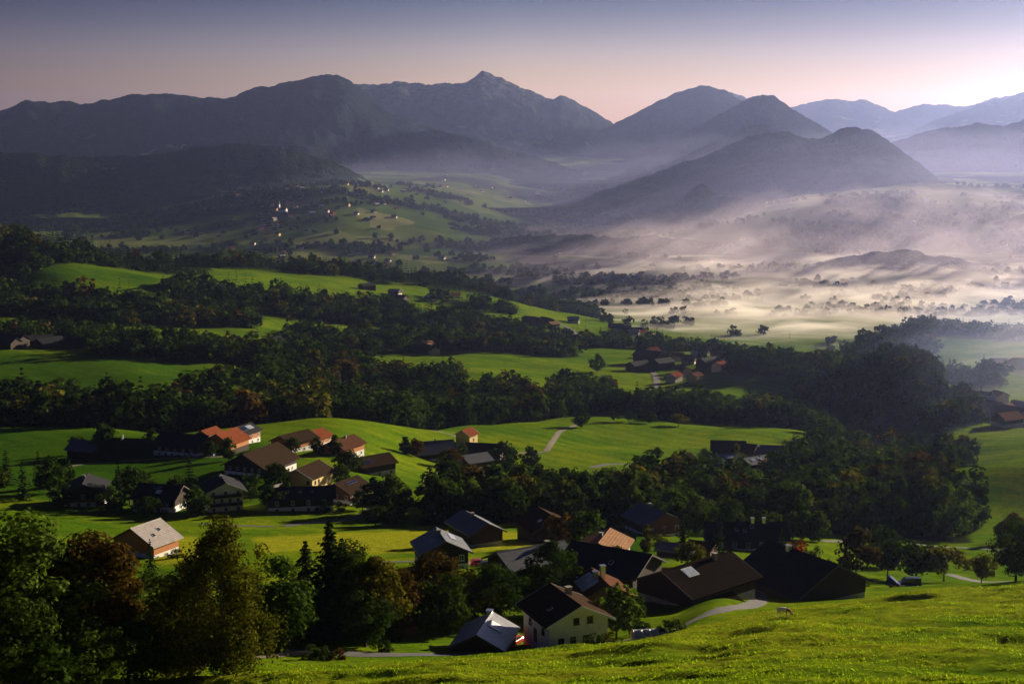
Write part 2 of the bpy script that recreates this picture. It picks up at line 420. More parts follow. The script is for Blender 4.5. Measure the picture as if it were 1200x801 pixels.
# ------------------------------------------------------------------ ground sheet
def ground_mat():
    m, nt, b, _ = mat_new('meadow_grass')
    P = position(nt)
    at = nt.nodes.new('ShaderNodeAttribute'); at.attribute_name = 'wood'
    af = nt.nodes.new('ShaderNodeAttribute'); af.attribute_name = 'mown'  # mown fields, plus painted sunlight on the near meadow
    ag = nt.nodes.new('ShaderNodeAttribute'); ag.attribute_name = 'dark_and_shaded'
    n1 = noise(nt, 0.03, 4, 0.6, P)
    n2 = noise(nt, 0.9, 6, 0.75, mapping(nt, P, (0.55, 1.0, 1.0)))
    n3 = noise(nt, 0.2, 4, 0.6, mapping(nt, P, (0.5, 1.0, 1.0)))
    g = ramp(nt, n1, [(0.25, (0.050, 0.130, 0.006)), (0.5, (0.095, 0.170, 0.006)), (0.75, (0.155, 0.200, 0.007))])
    g = mixc(nt, ramp(nt, n3, [(0.35, (0, 0, 0)), (0.65, (1, 1, 1))]), g, (0.165, 0.195, 0.008))
    n5 = noise(nt, 0.011, 5, 0.65, mapping(nt, P, (1.0, 1.6, 1.0)), 0.8)
    g = mixc(nt, ramp(nt, n5, [(0.40, (0, 0, 0)), (0.62, (0.75, 0.75, 0.75))]), g, (0.048, 0.120, 0.006))
    wv_ = nt.nodes.new('ShaderNodeTexWave'); wv_.bands_direction = 'DIAGONAL'; wv_.inputs['Scale'].default_value = 0.035; wv_.inputs['Distortion'].default_value = 5.0; wv_.inputs['Detail'].default_value = 3.0; wv_.inputs['Detail Scale'].default_value = 0.25
    nt.links.new(P, wv_.inputs['Vector'])
    g = mixc(nt, 1.0, g, ramp(nt, wv_.outputs['Fac'], [(0.25, (0.88, 0.92, 0.90)), (0.75, (1.08, 1.05, 1.0))]), 'MULTIPLY')
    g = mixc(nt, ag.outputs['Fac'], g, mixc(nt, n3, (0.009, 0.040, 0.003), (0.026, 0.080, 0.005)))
    g = mixc(nt, af.outputs['Fac'], g, (0.27, 0.27, 0.014))
    d = ramp(nt, n2, [(0.30, (0.42, 0.48, 0.40)), (0.52, (0.95, 0.97, 0.9)), (0.74, (1.5, 1.35, 1.15))])
    g = mixc(nt, 1.0, g, d, 'MULTIPLY')
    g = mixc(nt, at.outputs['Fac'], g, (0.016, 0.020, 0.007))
    # patchwork of woods and pale mown fields far out on the valley floor
    v = nt.nodes.new('ShaderNodeTexVoronoi'); v.inputs['Scale'].default_value = 0.007
    wv = N(nt, 'ShaderNodeVectorMath', operation='ADD')
    nn = nt.nodes.new('ShaderNodeTexNoise'); nn.inputs['Scale'].default_value = 0.006; nt.links.new(P, nn.inputs['Vector'])
    sc = N(nt, 'ShaderNodeVectorMath', operation='SCALE'); sc.inputs['Scale'].default_value = 160
    nt.links.new(nn.outputs['Color'], sc.inputs[0]); nt.links.new(P, wv.inputs[0]); nt.links.new(sc.outputs[0], wv.inputs[1])
    nt.links.new(mapping(nt, wv.outputs[0], (1, 0.6, 0)), v.inputs['Vector'])
    sep = N(nt, 'ShaderNodeSeparateColor'); nt.links.new(v.outputs['Color'], sep.inputs[0])
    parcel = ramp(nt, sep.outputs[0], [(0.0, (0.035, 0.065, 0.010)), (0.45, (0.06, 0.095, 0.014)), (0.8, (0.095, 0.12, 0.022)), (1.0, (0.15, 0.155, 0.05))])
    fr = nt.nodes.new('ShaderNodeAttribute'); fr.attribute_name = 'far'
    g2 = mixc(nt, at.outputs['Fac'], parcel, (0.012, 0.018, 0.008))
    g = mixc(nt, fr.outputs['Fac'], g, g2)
    nt.links.new(g, b.inputs['Base Color'])
    b.inputs['Roughness'].default_value = 0.9
    b.inputs['Specular IOR Level'].default_value = 0.0
    n4 = noise(nt, 2.2, 4, 0.7, mapping(nt, P, (0.6, 1.0, 1.0)))
    bump(nt, b, n4, 1.0, 0.5)
    return m

def far_wood(x, y):
    """wooded share of the far valley floor and slopes"""
    w = fbm(x / 300, y / 220, 71, 4, 0.65)
    px = px_of(x, y)
    right = np.clip((px - 560) / 120, 0, 1)
    w = w + 0.10 * np.sin(y / 330 + x / 900)
    return np.clip((w - 0.02 - 0.05 * right) * 9, 0, 1)

# (columns, distances) of hay-yellow mown meadow and of darker green grass, some of it painted shade
MOWN = [[(300, 325), (360, 332), (470, 318), (560, 318), (640, 330), (640, 372), (520, 385), (400, 372), (300, 368)],
        [(180, 312), (235, 312), (235, 370), (180, 370)]]
DARK_AND_SHADED = [[(-300, 440), (120, 440), (250, 440), (360, 460), (330, 560), (220, 640), (-300, 680)],
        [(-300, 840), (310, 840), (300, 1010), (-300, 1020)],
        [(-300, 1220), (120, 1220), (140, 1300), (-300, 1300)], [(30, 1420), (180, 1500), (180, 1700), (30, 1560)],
        [(540, 240), (760, 250), (760, 420), (660, 420), (640, 300), (540, 300)]]  # shade over the lawns among the near houses, put into the grass colour

def build_ground():
    pc = [np.linspace(-2600, -260, 60)[:-1], np.linspace(-260, 1460, 780), np.linspace(1460, 3800, 60)[1:]]
    c = (np.concatenate(pc) - CX) / F
    ys = [2.0]
    while ys[-1] < 22000:
        y = ys[-1]
        st = 4 if y < 100 else (0.0042 * y if y < 270 else (0.006 * y if y < 700 else 0.0085 * y))
        ys.append(y + st)
    ys = np.array([-300, -150, -60, -20] + ys)
    Yg = np.repeat(ys[:, None], len(c), 1)
    X = c[None, :] * np.maximum(Yg + 40, 60)
    Z = height(X, Yg)
    V = np.stack([X, Yg, Z], -1).reshape(-1, 3)
    me = mesh_np('ground', V, grid_quads(len(ys), len(c)), smooth=True)
    x, y = V[:, 0].astype(float), V[:, 1].astype(float)
    px = px_of(x, np.maximum(y, 20))
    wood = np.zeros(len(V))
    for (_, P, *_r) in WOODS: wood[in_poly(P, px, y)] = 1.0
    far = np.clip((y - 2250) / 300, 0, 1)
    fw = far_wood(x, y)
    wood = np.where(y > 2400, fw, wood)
    mown = np.zeros(len(V)); dark_and_shaded = np.zeros(len(V))
    jx = 7 * fbm(x / 12, y / 12, 801, 3); jy = 5 * fbm(x / 12, y / 12, 807, 3)
    for P in MOWN: mown[in_poly(P, px + jx, y + jy)] = 0.85
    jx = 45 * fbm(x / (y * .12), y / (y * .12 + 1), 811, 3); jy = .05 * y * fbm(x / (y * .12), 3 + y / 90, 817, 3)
    for P in DARK_AND_SHADED: dark_and_shaded[in_poly(P, px + jx, y + jy)] = 0.8
    mown = np.maximum(mown, 0.5 * np.clip((fbm(x / 16, y / 8, 830, 3) + 0.55) * 1.6, 0, 1) * (y < 262) * (y < np.interp(px, [0, 300, 540, 640, 750, 850, 1000, 1240], [160, 168, 182, 186, 192, 205, 224, 262])))  # near meadow is not mown: its sunlit yellow is put into the colour
    nr, nc = len(ys), len(c)
    def blur(a, n):
        A = a.reshape(nr, nc)
        for _ in range(n):
            A[1:-1] = (A[:-2] + 2 * A[1:-1] + A[2:]) / 4; A[:, 1:-1] = (A[:, :-2] + 2 * A[:, 1:-1] + A[:, 2:]) / 4
        return A.ravel()
    mown = blur(mown, 2); dark_and_shaded = blur(dark_and_shaded, 40); wood = blur(wood, 3)
    for nm, a in (('wood', wood), ('mown', mown), ('dark_and_shaded', dark_and_shaded), ('far', far)):
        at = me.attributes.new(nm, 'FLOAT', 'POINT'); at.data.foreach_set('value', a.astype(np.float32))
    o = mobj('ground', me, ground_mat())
    tag(o, 'rolling green meadows falling from the camera to the misty valley floor', 'ground', kind='structure')
build_ground()

# ------------------------------------------------------------------ hills and mountains
def mountain_mat(name, forest, pasture, share, rock=None, tree=1 / 14.0):
    m, nt, b, _ = mat_new(name)
    P = position(nt)
    n1 = noise(nt, 1 / 420.0, 5, 0.6, P, 0.4)
    n2 = noise(nt, 1 / 60.0, 5, 0.7, P)
    f = mixc(nt, ramp(nt, n2, [(0.3, (0, 0, 0)), (0.7, (1, 1, 1))]), tuple(c * 0.55 for c in forest), tuple(c * 1.35 for c in forest))
    at = nt.nodes.new('ShaderNodeAttribute'); at.attribute_name = 'rise'
    # pasture clearings: more of them low down
    ad = N(nt, 'ShaderNodeMath', operation='MULTIPLY_ADD'); ad.inputs[1].default_value = -0.22; nt.links.new(at.outputs['Fac'], ad.inputs[0]); nt.links.new(n1, ad.inputs[2])
    k = ramp(nt, ad.outputs[0], [(share, (0, 0, 0)), (share + 0.012, (1, 1, 1))])
    c = mixc(nt, k, f, pasture)
    if rock:
        rr = ramp(nt, at.outputs['Fac'], [(0.55, (0, 0, 0)), (0.95, (1, 1, 1))])
        r2 = mixc(nt, 1.0, rr, ramp(nt, n2, [(0.42, (0, 0, 0)), (0.6, (1, 1, 1))]), 'MULTIPLY')
        c = mixc(nt, r2, c, rock)
    nt.links.new(c, b.inputs['Base Color'])
    b.inputs['Roughness'].default_value = 1.0
    b.inputs['Specular IOR Level'].default_value = 0.0
    v = nt.nodes.new('ShaderNodeTexVoronoi'); v.inputs['Scale'].default_value = tree; nt.links.new(P, v.inputs['Vector'])
    mx = N(nt, 'ShaderNodeMath', operation='MULTIPLY'); nt.links.new(v.outputs['Distance'], mx.inputs[0])
    inv = N(nt, 'ShaderNodeMath', operation='SUBTRACT'); inv.inputs[0].default_value = 1.0; nt.links.new(k, inv.inputs[1]); nt.links.new(inv.outputs[0], mx.inputs[1])
    bump(nt, b, mx.outputs[0], 0.9, -14.0)
    return m

def mountain(name, label, Y, crest, front, back, base, mat, seed, rough=0.11, nx=420, jag=0.0, spur=420, power=1.25, trees=6.0, sharp=2.2):
    pxs = np.array([p[0] for p in crest], float); pys = np.array([p[1] for p in crest], float)
    P = np.linspace(pxs[0], pxs[-1], nx)
    py = smooth1(np.interp(P, pxs, pys), 1.0) + sharp * (fbm(P / 14, P * 0 + seed, seed + 31, 3) + 0.5 * np.abs(fbm(P / 5, P * 0 + seed, seed + 33, 2)))
    tt = np.concatenate([np.linspace(-1, -0.25, 70), np.linspace(-0.25, 0, 60)[1:], np.linspace(0, 0.3, 30)[1:], np.linspace(0.3, 1, 12)[1:]])
    xs = np.zeros(nx); zs = np.zeros(nx)
    for i in range(nx):
        xs[i], zs[i] = pix_at(P[i], py[i], Y)
    zs = zs - base
    Tt, Xi = np.meshgrid(tt, xs, indexing='ij')
    Zc = np.repeat(zs[None, :], len(tt), 0)
    wob = fbm(xs / 900, xs * 0 + seed, seed + 3, 3) * 0.12
    Yy = Y + np.where(Tt < 0, Tt * front, Tt * back) + wob[None, :] * front * np.clip(np.abs(Tt) * 4, 0, 1) 
    prof = (1 - np.abs(Tt)) ** power
    # spurs and gullies running down from the crest
    rid = 1 - np.abs(fbm(Xi / spur + 0.35 * fbm(Xi / 700, Yy / 700, seed + 9, 2), Yy / (spur * 2.6), seed, 4))
    rid2 = 1 - np.abs(fbm(Xi / (spur * .33), Yy / (spur * .6), seed + 40, 3))
    env = np.clip(np.abs(Tt) * 3.0, 0, 1) * (1 - np.abs(Tt)) ** 0.5
    hgt = np.maximum(Zc, 20)
    Z = Zc * prof + hgt * (rough * 3.6 * (rid - 0.80) + rough * 1.2 * (rid2 - 0.8)) * env
    crestn = fbm(Xi / 45, Yy / 45, seed + 77, 3)
    Z = Z + (jag * np.abs(fbm(Xi / 160, Yy / 300, seed + 5, 3)) + trees * crestn) * np.clip(1.2 - np.abs(Tt), 0, 1)
    Z = base + Z
    Z[0, :] = base - 60; Z[-1, :] = base - 60
    V = np.stack([Xi * (Yy / Y), Yy, Z], -1).reshape(-1, 3)
    me = mesh_np(name, V, grid_quads(len(tt), nx), smooth=True)
    at = me.attributes.new('rise', 'FLOAT', 'POINT')
    at.data.foreach_set('value', np.clip((V[:, 2] - base) / max(zs.max(), 1), 0, 1).astype(np.float32))
    o = mobj(name, me, mat)
    tag(o, label, 'mountain' if 'mountain' in name else 'hill', kind='structure')
    return o

FOR = (0.014, 0.022, 0.010); PAS = (0.11, 0.15, 0.03); ROCK = (0.13, 0.12, 0.11)
mm_hill = mountain_mat('hill_forest_green', FOR, PAS, 0.56)
mm_mid = mountain_mat('mountain_forest_green', (0.013, 0.019, 0.014), (0.05, 0.07, 0.025), 0.58)
mm_high = mountain_mat('high_mountain_rock_green', (0.022, 0.027, 0.019), (0.07, 0.08, 0.035), 0.54, ROCK)
mm_dark = mountain_mat('dark_hill_forest', (0.016, 0.026, 0.012), PAS, 0.66)

mountain('hill', 'dark wooded hill low in front of the long left mountain', 5600,
         [(-420, 196), (-200, 188), (-60, 183), (0, 179), (60, 181), (110, 184), (170, 181), (225, 174), (278, 167), (330, 173), (375, 184), (405, 196), (440, 214), (475, 240)],
         800, 900, -262, mm_hill, 11, 0.055, spur=330, power=1.15)
mountain('mountain', 'long blue shaded mountain filling the left of the skyline', 8900,
         [(-500, 150), (-200, 128), (-60, 140), (0, 131), (30, 117), (50, 121), (75, 117), (98, 124), (130, 117), (180, 110), (215, 111), (260, 117), (300, 105), (350, 94), (375, 89), (395, 88), (412, 98), (450, 128), (500, 150), (560, 163), (600, 180), (660, 200), (720, 228)],
         2300, 1500, -200, mm_mid, 23, 0.12, jag=30, spur=520)
mountain('mountain', 'pointed rocky mountain in the middle of the skyline', 11800,
         [(330, 128), (400, 101), (440, 98), (465, 96), (500, 99), (546, 98), (556, 91), (565, 83), (578, 89), (600, 98), (630, 109), (648, 117), (657, 112), (668, 116), (690, 128), (715, 143), (745, 165), (790, 200)],
         2500, 2000, -150, mm_high, 37, 0.13, jag=24, spur=560)
mountain('mountain', 'smooth domed mountain right of the pointed rocky one', 11000,
         [(560, 205), (640, 180), (700, 155), (722, 144), (745, 133), (770, 120), (795, 108), (818, 101), (832, 101), (850, 107), (870, 118), (900, 135), (950, 165), (1010, 200)],
         2600, 2000, -150, mm_mid, 41, 0.10, jag=6, spur=600)
mountain('mountain', 'small rocky peak behind the domed mountain', 14500,
         [(800, 118), (838, 109), (848, 105), (858, 109), (870, 111), (890, 128), (930, 150)],
         1500, 1500, 0, mm_high, 43, 0.12, jag=25, nx=160)
mountain('mountain', 'cone shaped mountain right of the domed one', 8600,
         [(560, 238), (640, 218), (720, 190), (780, 166), (820, 147), (850, 130), (880, 114), (892, 110), (905, 112), (925, 124), (945, 138), (965, 149), (1000, 168), (1060, 195), (1120, 215)],
         2100, 1600, -200, mm_mid, 53, 0.11, jag=6, spur=480)
mountain('hill', 'wooded shoulder just below the cone shaped mountain', 7000,
         [(600, 252), (690, 225), (760, 200), (820, 174), (850, 158), (880, 146), (900, 146), (918, 153), (950, 172), (1010, 200)],
         1000, 900, -230, mm_dark, 59, 0.11, spur=360)
mountain('hill', 'dark wooded hill with two rounded tops right of centre', 5900,
         [(520, 272), (560, 262), (620, 247), (690, 228), (750, 208), (800, 191), (850, 172), (880, 160), (900, 155), (925, 154), (945, 161), (962, 163), (985, 152), (1003, 148), (1025, 155), (1050, 170), (1075, 188), (1098, 207), (1130, 232), (1170, 250)],
         850, 900, -240, mm_dark, 61, 0.10, spur=330)
mountain('mountain', 'broad wooded ridge at the right edge below the far range', 7900,
         [(960, 200), (1010, 178), (1060, 162), (1090, 153), (1120, 147), (1150, 144), (1175, 147), (1200, 139), (1250, 128), (1400, 118), (1700, 140)],
         1900, 1500, -200, mm_mid, 67, 0.12, spur=420)
mountain('mountain', 'pale distant mountain range at the right end of the skyline', 17500,
         [(880, 150), (925, 127), (950, 121), (978, 116), (1000, 118), (1012, 117), (1030, 125), (1048, 131), (1062, 126), (1085, 123), (1130, 125), (1180, 112), (1300, 100), (1500, 110), (1700, 125)],
         3000, 2500, 0, mm_high, 73, 0.12, jag=20, spur=700)
mountain('mountain', 'pale mountain spur in front of the distant right range', 14500,
         [(1040, 165), (1080, 148), (1110, 136), (1140, 125), (1170, 116), (1198, 108), (1260, 98), (1400, 92), (1700, 110)],
         2600, 2000, -50, mm_high, 79, 0.11, jag=10, spur=640)

mountain('mountain', 'lower wooded ridge below the pointed mountain, fading to the right', 7700,
         [(300, 205), (340, 188), (400, 168), (440, 160), (480, 153), (510, 152), (550, 161), (600, 176), (660, 193), (720, 214), (780, 235)],
         1100, 1000, -210, mm_mid, 91, 0.12, spur=380)
mountain('hill', 'small wooded knobs at the foot of the dark hill with two tops', 5000,
         [(700, 272), (740, 262), (790, 241), (812, 219), (824, 216), (842, 230), (872, 232), (886, 230), (905, 243), (940, 256), (990, 266)],
         330, 400, -285, mm_dark, 93, 0.10, spur=160, nx=220)
mountain('hill', 'long low wooded rise across the middle of the valley floor', 4050,
         [(470, 294), (520, 287), (560, 283), (640, 275), (700, 277), (760, 276), (810, 281), (850, 290), (890, 301)],
         260, 320, -306, mm_dark, 95, 0.16, spur=140, nx=260, trees=9)
mountain('hill', 'low wooded rise below the far village', 4350,
         [(330, 297), (370, 287), (430, 273), (490, 265), (530, 262), (570, 268), (620, 281), (660, 290)],
         300, 320, -300, mm_dark, 97, 0.16, spur=150, nx=240, trees=9)
mountain('hill', 'hazy wooded hummock on the right of the misty valley', 3350,
         [(880, 331), (930, 316), (980, 303), (1030, 293), (1060, 292), (1100, 300), (1150, 311), (1200, 318), (1260, 330)],
         260, 320, -310, mm_dark, 99, 0.14, spur=140, nx=240, trees=8)
mountain('hill', 'wooded slope rising behind the misty fields at the right', 4300,
         [(960, 268), (1010, 262), (1050, 252), (1090, 258), (1130, 270), (1160, 262), (1200, 250), (1260, 246), (1330, 262)],
         300, 350, -290, mm_dark, 101, 0.12, spur=150, nx=240, trees=7)

# ------------------------------------------------------------------ air
def volume_mat(name, col, density, g):
    m = bpy.data.materials.new(name); m.use_nodes = True
    nt = m.node_tree
    nt.nodes.remove(nt.nodes['Principled BSDF'])
    v = nt.nodes.new('ShaderNodeVolumePrincipled')
    v.inputs['Color'].default_value = (*col, 1)
    v.inputs['Density'].default_value = density
    v.inputs['Anisotropy'].default_value = g
    nt.links.new(v.outputs[0], nt.nodes['Material Output'].inputs['Volume'])
    return m
def build_haze():
    x, y0, y1, z0, z1 = 43000, -400, 23500, -420, 760
    V = [(sx * x, yy, zz) for zz in (z0, z1) for yy in (y0, y1) for sx in (-1, 1)]
    Q = [(0, 2, 3, 1), (4, 5, 7, 6), (0, 1, 5, 4), (2, 6, 7, 3), (0, 4, 6, 2), (1, 3, 7, 5)]
    o = mobj('haze', mesh_np('haze', V, Q), volume_mat('haze_air', HAZE_COL, HAZE_DENSITY, HAZE_G))
    tag(o, 'pale morning haze filling the whole valley air', 'haze', kind='stuff')
build_haze()

def mist_bank(label, poly, thick, dens, seed, cut=0.0, g=0.45, col=(0.99, 0.90, 0.85), edge=450.0, wisp=1.0, res=(190, 230)):
    """low mist lying on the valley floor, tapering to nothing at its ragged edge"""
    poly = [((p - CX) / F * y, y) for p, y in poly]
    xs = [p[0] for p in poly]; ys = [p[1] for p in poly]
    nx, ny = res
    X, Yg = np.meshgrid(np.linspace(min(xs), max(xs), nx), np.linspace(min(ys), max(ys), ny))
    d = np.full(X.shape, 1e9)                # distance to the outline
    for i in range(len(poly)):
        ax, ay = poly[i]; bx, by = poly[i - 1]
        t = np.clip(((X - ax) * (bx - ax) + (Yg - ay) * (by - ay)) / ((bx - ax) ** 2 + (by - ay) ** 2), 0, 1)
        d = np.minimum(d, np.hypot(X - ax - t * (bx - ax), Yg - ay - t * (by - ay)))
    d = np.where(in_poly(poly, X, Yg), d, 0)
    e = np.clip(d / edge, 0, 1); e = e * e * (3 - 2 * e)
    nz = 0.7 * fbm(X / 380, Yg / 120, seed, 5, 0.55) + 0.75 * fbm(X / 120, Yg / 34, seed + 8, 3)
    T = thick * e * np.clip(1 - wisp * 0.55 + wisp * (1.6 * nz - cut), 0.02, 2.2)
    gz = height(X, Yg)
    top = gz + T - 1.0; bot = gz - 6
    A = np.stack([X, Yg, top], -1).reshape(-1, 3); B = np.stack([X, Yg, bot], -1).reshape(-1, 3)
    q = grid_quads(ny, nx); n = nx * ny
    Q = [q, q[:, ::-1] + n]
    r = np.arange(nx - 1); s = np.arange(ny - 1) * nx
    Q.append(np.stack([r + 1, r, r + n, r + 1 + n], -1))
    k = (ny - 1) * nx + r; Q.append(np.stack([k, k + 1, k + 1 + n, k + n], -1))
    Q.append(np.stack([s, s + nx, s + nx + n, s + n], -1))
    k = s + nx - 1; Q.append(np.stack([k + nx, k, k + n, k + nx + n], -1))
    o = mobj('mist', mesh_np('mist', np.concatenate([A, B]), np.concatenate(Q), smooth=False), volume_mat('mist_air', col, dens, g))
    tag(o, label, 'mist', kind='stuff')
mist_bank('bright bank of morning mist lying low behind the wooded knoll', [(640, 2350), (690, 2020), (740, 1740), (830, 1660), (980, 1640), (1050, 1850), (1080, 2150), (1020, 2600), (780, 2800)], 22, 0.0036, 301, 0.25, edge=330, wisp=1.5)
mist_bank('wide broken sheet of thin mist over the valley floor', [(540, 2450), (700, 2050), (900, 1850), (1080, 1850), (1300, 1950), (1450, 2600), (1400, 3500), (1000, 4000), (640, 3900), (520, 3100)], 24, 0.0030, 331, -0.1, edge=550, wisp=0.9)
mist_bank('thin veil of mist over the farther fields of the valley', [(480, 3000), (760, 2500), (1000, 2400), (1420, 2300), (1700, 3600), (1600, 4900), (900, 5200), (520, 4600)], 75, 0.00042, 311, -0.2, 0.5, (0.95, 0.82, 0.90), edge=700)
for hh_, sd_, lab_ in ((130, 351, 'lower violet haze layer over the valley floor'), (240, 357, 'upper thin violet haze layer between the mountain slopes')):
    mist_bank(lab_, [(300, 2900), (560, 2450), (900, 1050), (1120, 1000), (1900, 1500), (1900, 8600), (250, 8600), (150, 5000)], hh_, 4.6e-5, sd_, 0.0, 0.60, (0.58, 0.58, 1.0), edge=2200, wisp=0.25, res=(120, 110))
mist_bank('bluish haze hanging over the wooded gully at the right', [(880, 980), (1000, 860), (1200, 800), (1500, 900), (1500, 1950), (1000, 1950), (920, 1500)], 70, 2.2e-4, 361, 0.0, 0.6, (0.48, 0.58, 1.0), edge=260, wisp=0.3, res=(90, 80))
mist_bank('pale hazy air over the fields at the right edge', [(1075, 1280), (1120, 1020), (1250, 880), (1700, 900), (1700, 2000), (1120, 1900)], 42, 5.0e-4, 371, 0.0, 0.55, (0.92, 0.88, 0.98), edge=170, wisp=0.35, res=(90, 80))
# ------------------------------------------------------------------ trees
def rvec(rs, n):
    v = rs.normal(size=(n, 3)); return v / np.linalg.norm(v, axis=1, keepdims=True)

def quads_from(P, Nn, size, rs, aspect=1.0, axis=None):
    """one leaf-spray quad per point, facing Nn"""
    n = len(P)
    if axis is None: axis = rvec(rs, n)
    U = np.cross(Nn, axis); U /= np.linalg.norm(U, axis=1, keepdims=True) + 1e-9
    W = np.cross(Nn, U); W /= np.linalg.norm(W, axis=1, keepdims=True) + 1e-9
    U = U * size[:, None] * aspect; W = W * size[:, None]
    k = (rs.rand(n, 1) - 0.5) * 0.8
    V = np.stack([P - U * 0.5 - W * (0.5 + k * .4), P + U * 0.5 - W * (0.5 - k * .4), P + U * (0.35 + .3 * k) + W * 0.5, P - U * (0.35 - .3 * k) + W * 0.5], 1)
    return V.reshape(-1, 3), np.arange(n * 4).reshape(-1, 4)

def broad_crown(seed, nclump, nleaf, leaf, w=0.8, low=0.16, top=1.0, wide=0.45, rag=0.25, droop=0.0):
    """crown of unit height; w = width/height, wide = relative height of the widest point"""
    rs = np.random.RandomState(seed)
    D = rvec(rs, nclump)
    rad = 0.45 + 0.55 * rs.rand(nclump) ** 0.6
    t = D[:, 2] * rad
    hgt = top - low
    zc = low + hgt * np.where(t > 0, wide + t * (1 - wide), wide + t * wide)
    lob = 1 + rag * vnoise(np.arctan2(D[:, 1], D[:, 0]) * 1.3 + 10, zc * 4, seed % 50 + 900)
    rr = w / 2 * np.sqrt(np.clip(1 - t * t, 0.05, 1)) * lob
    hd = D[:, :2] / (np.linalg.norm(D[:, :2], axis=1, keepdims=True) + 1e-6)
    hr = np.linalg.norm(D[:, :2], axis=1) * rad
    C = np.stack([hd[:, 0] * rr * np.clip(hr, 0, 1), hd[:, 1] * rr * np.clip(hr, 0, 1), zc], 1)
    cr = (0.10 + 0.09 * rs.rand(nclump)) * (0.5 + w * 0.6) * min(1.5, (40.0 / nclump) ** 0.4)
    per = nleaf // nclump
    idx = np.repeat(np.arange(nclump), per)
    d = rvec(rs, len(idx))
    rr2 = cr[idx] * (0.35 + 0.75 * rs.rand(len(idx)) ** 0.5)
    P = C[idx] + d * rr2[:, None] * np.array([1, 1, 0.75])
    if droop: P[:, 2] -= droop * rs.rand(len(idx)) ** 2 * 0.25 * np.clip(np.hypot(P[:, 0], P[:, 1]) / (w / 2), 0, 1.2)
    P[:, 2] = np.maximum(P[:, 2], low * 0.7)
    Nn = d + 0.55 * rvec(rs, len(idx)) + np.array([0, 0, 0.25])
    Nn /= np.linalg.norm(Nn, axis=1, keepdims=True)
    return quads_from(P, Nn, leaf * (0.6 + 0.8 * rs.rand(len(idx))), rs, 1.0)

def spruce_crown(seed, levels, arms, sprays, w=0.36, low=0.05):
    rs = np.random.RandomState(seed)
    Vs = []; n0 = 0
    P = []; Nn = []; sz = []; ax = []
    for i in range(levels):
        t = i / (levels - 1)
        z = low + (1 - low) * t ** 0.92
        R0 = w / 2 * (1 - t) ** 0.82 * (0.82 + 0.36 * rs.rand()) + 0.008
        na = max(3, int(arms * (1 - 0.55 * t)))
        a0 = rs.rand() * 6.28
        for k in range(na):
            a = a0 + k * 6.283 / na + rs.normal() * 0.2
            rl = R0 * (0.65 + 0.5 * rs.rand())
            dirv = np.array([math.cos(a), math.sin(a), -0.35 + 0.25 * t])
            for s in range(sprays):
                f = (s + 0.6 + 0.3 * rs.rand()) / sprays
                p = np.array([0, 0, z]) + dirv * rl * f
                p[2] += 0.10 * rl * f * f - 0.01 * rs.rand()
                P.append(p); ax.append(np.cross(dirv, [0, 0, 1]) + 0.2 * rs.normal(size=3))
                nn = np.array([dirv[0] * 0.45, dirv[1] * 0.45, 0.9]) + 0.35 * rs.normal(size=3)
                Nn.append(nn / np.linalg.norm(nn)); sz.append((0.10 + 0.06 * rs.rand()) * w * (1.15 - 0.55 * t) * 3.6 / (sprays + 1))
    return quads_from(np.array(P), np.array(Nn), np.array(sz), rs, 1.15, np.array(ax))

def tubes(paths, sides=6):
    """list of [(x,y,z,r), ...] -> one tapered tube mesh"""
    V = []; Q = []
    for path in paths:
        base = len(V)
        for i, (x, y, z, r) in enumerate(path):
            a = np.array(path[max(i - 1, 0)][:3]); b = np.array(path[min(i + 1, len(path) - 1)][:3])
            d = b - a; d = d / (np.linalg.norm(d) + 1e-9)
            u = np.cross(d, [0.3, 1, 0.1]); u /= np.linalg.norm(u) + 1e-9
            v = np.cross(d, u)
            for k in range(sides):
                an = 2 * math.pi * k / sides
                V.append(np.array([x, y, z]) + r * (math.cos(an) * u + math.sin(an) * v))
        for i in range(len(path) - 1):
            for k in range(sides):
                a = base + i * sides + k; b = base + i * sides + (k + 1) % sides
                Q.append((a, b, b + sides, a + sides))
    return np.array(V), np.array(Q)

def trunk_paths(seed, top=0.8, r=0.022, limbs=5, lean=0.02, spread=0.26, first=0.2):
    rs = np.random.RandomState(seed)
    lx, ly = rs.normal(size=2) * lean
    main = [(lx * t * t, ly * t * t + 0.006 * math.sin(7 * t), t * top - 0.03, r * (1.25 if t == 0 else 1) * (1 - 0.85 * t)) for t in np.linspace(0, 1, 7)]
    P = [main]
    for k in range(limbs):
        t = first + (0.72 - first) * (k + rs.rand() * .6) / max(limbs, 1)
        a = k * 2.4 + rs.rand()
        z0 = t * top; L = spread * (1.1 - 0.6 * t)
        P.append([(lx * t * t, ly * t * t, z0, r * .5 * (1 - .6 * t)), (math.cos(a) * L * .5, math.sin(a) * L * .5, z0 + .09, r * .32 * (1 - .5 * t)), (math.cos(a) * L, math.sin(a) * L, z0 + .22, r * .1)])
    return P

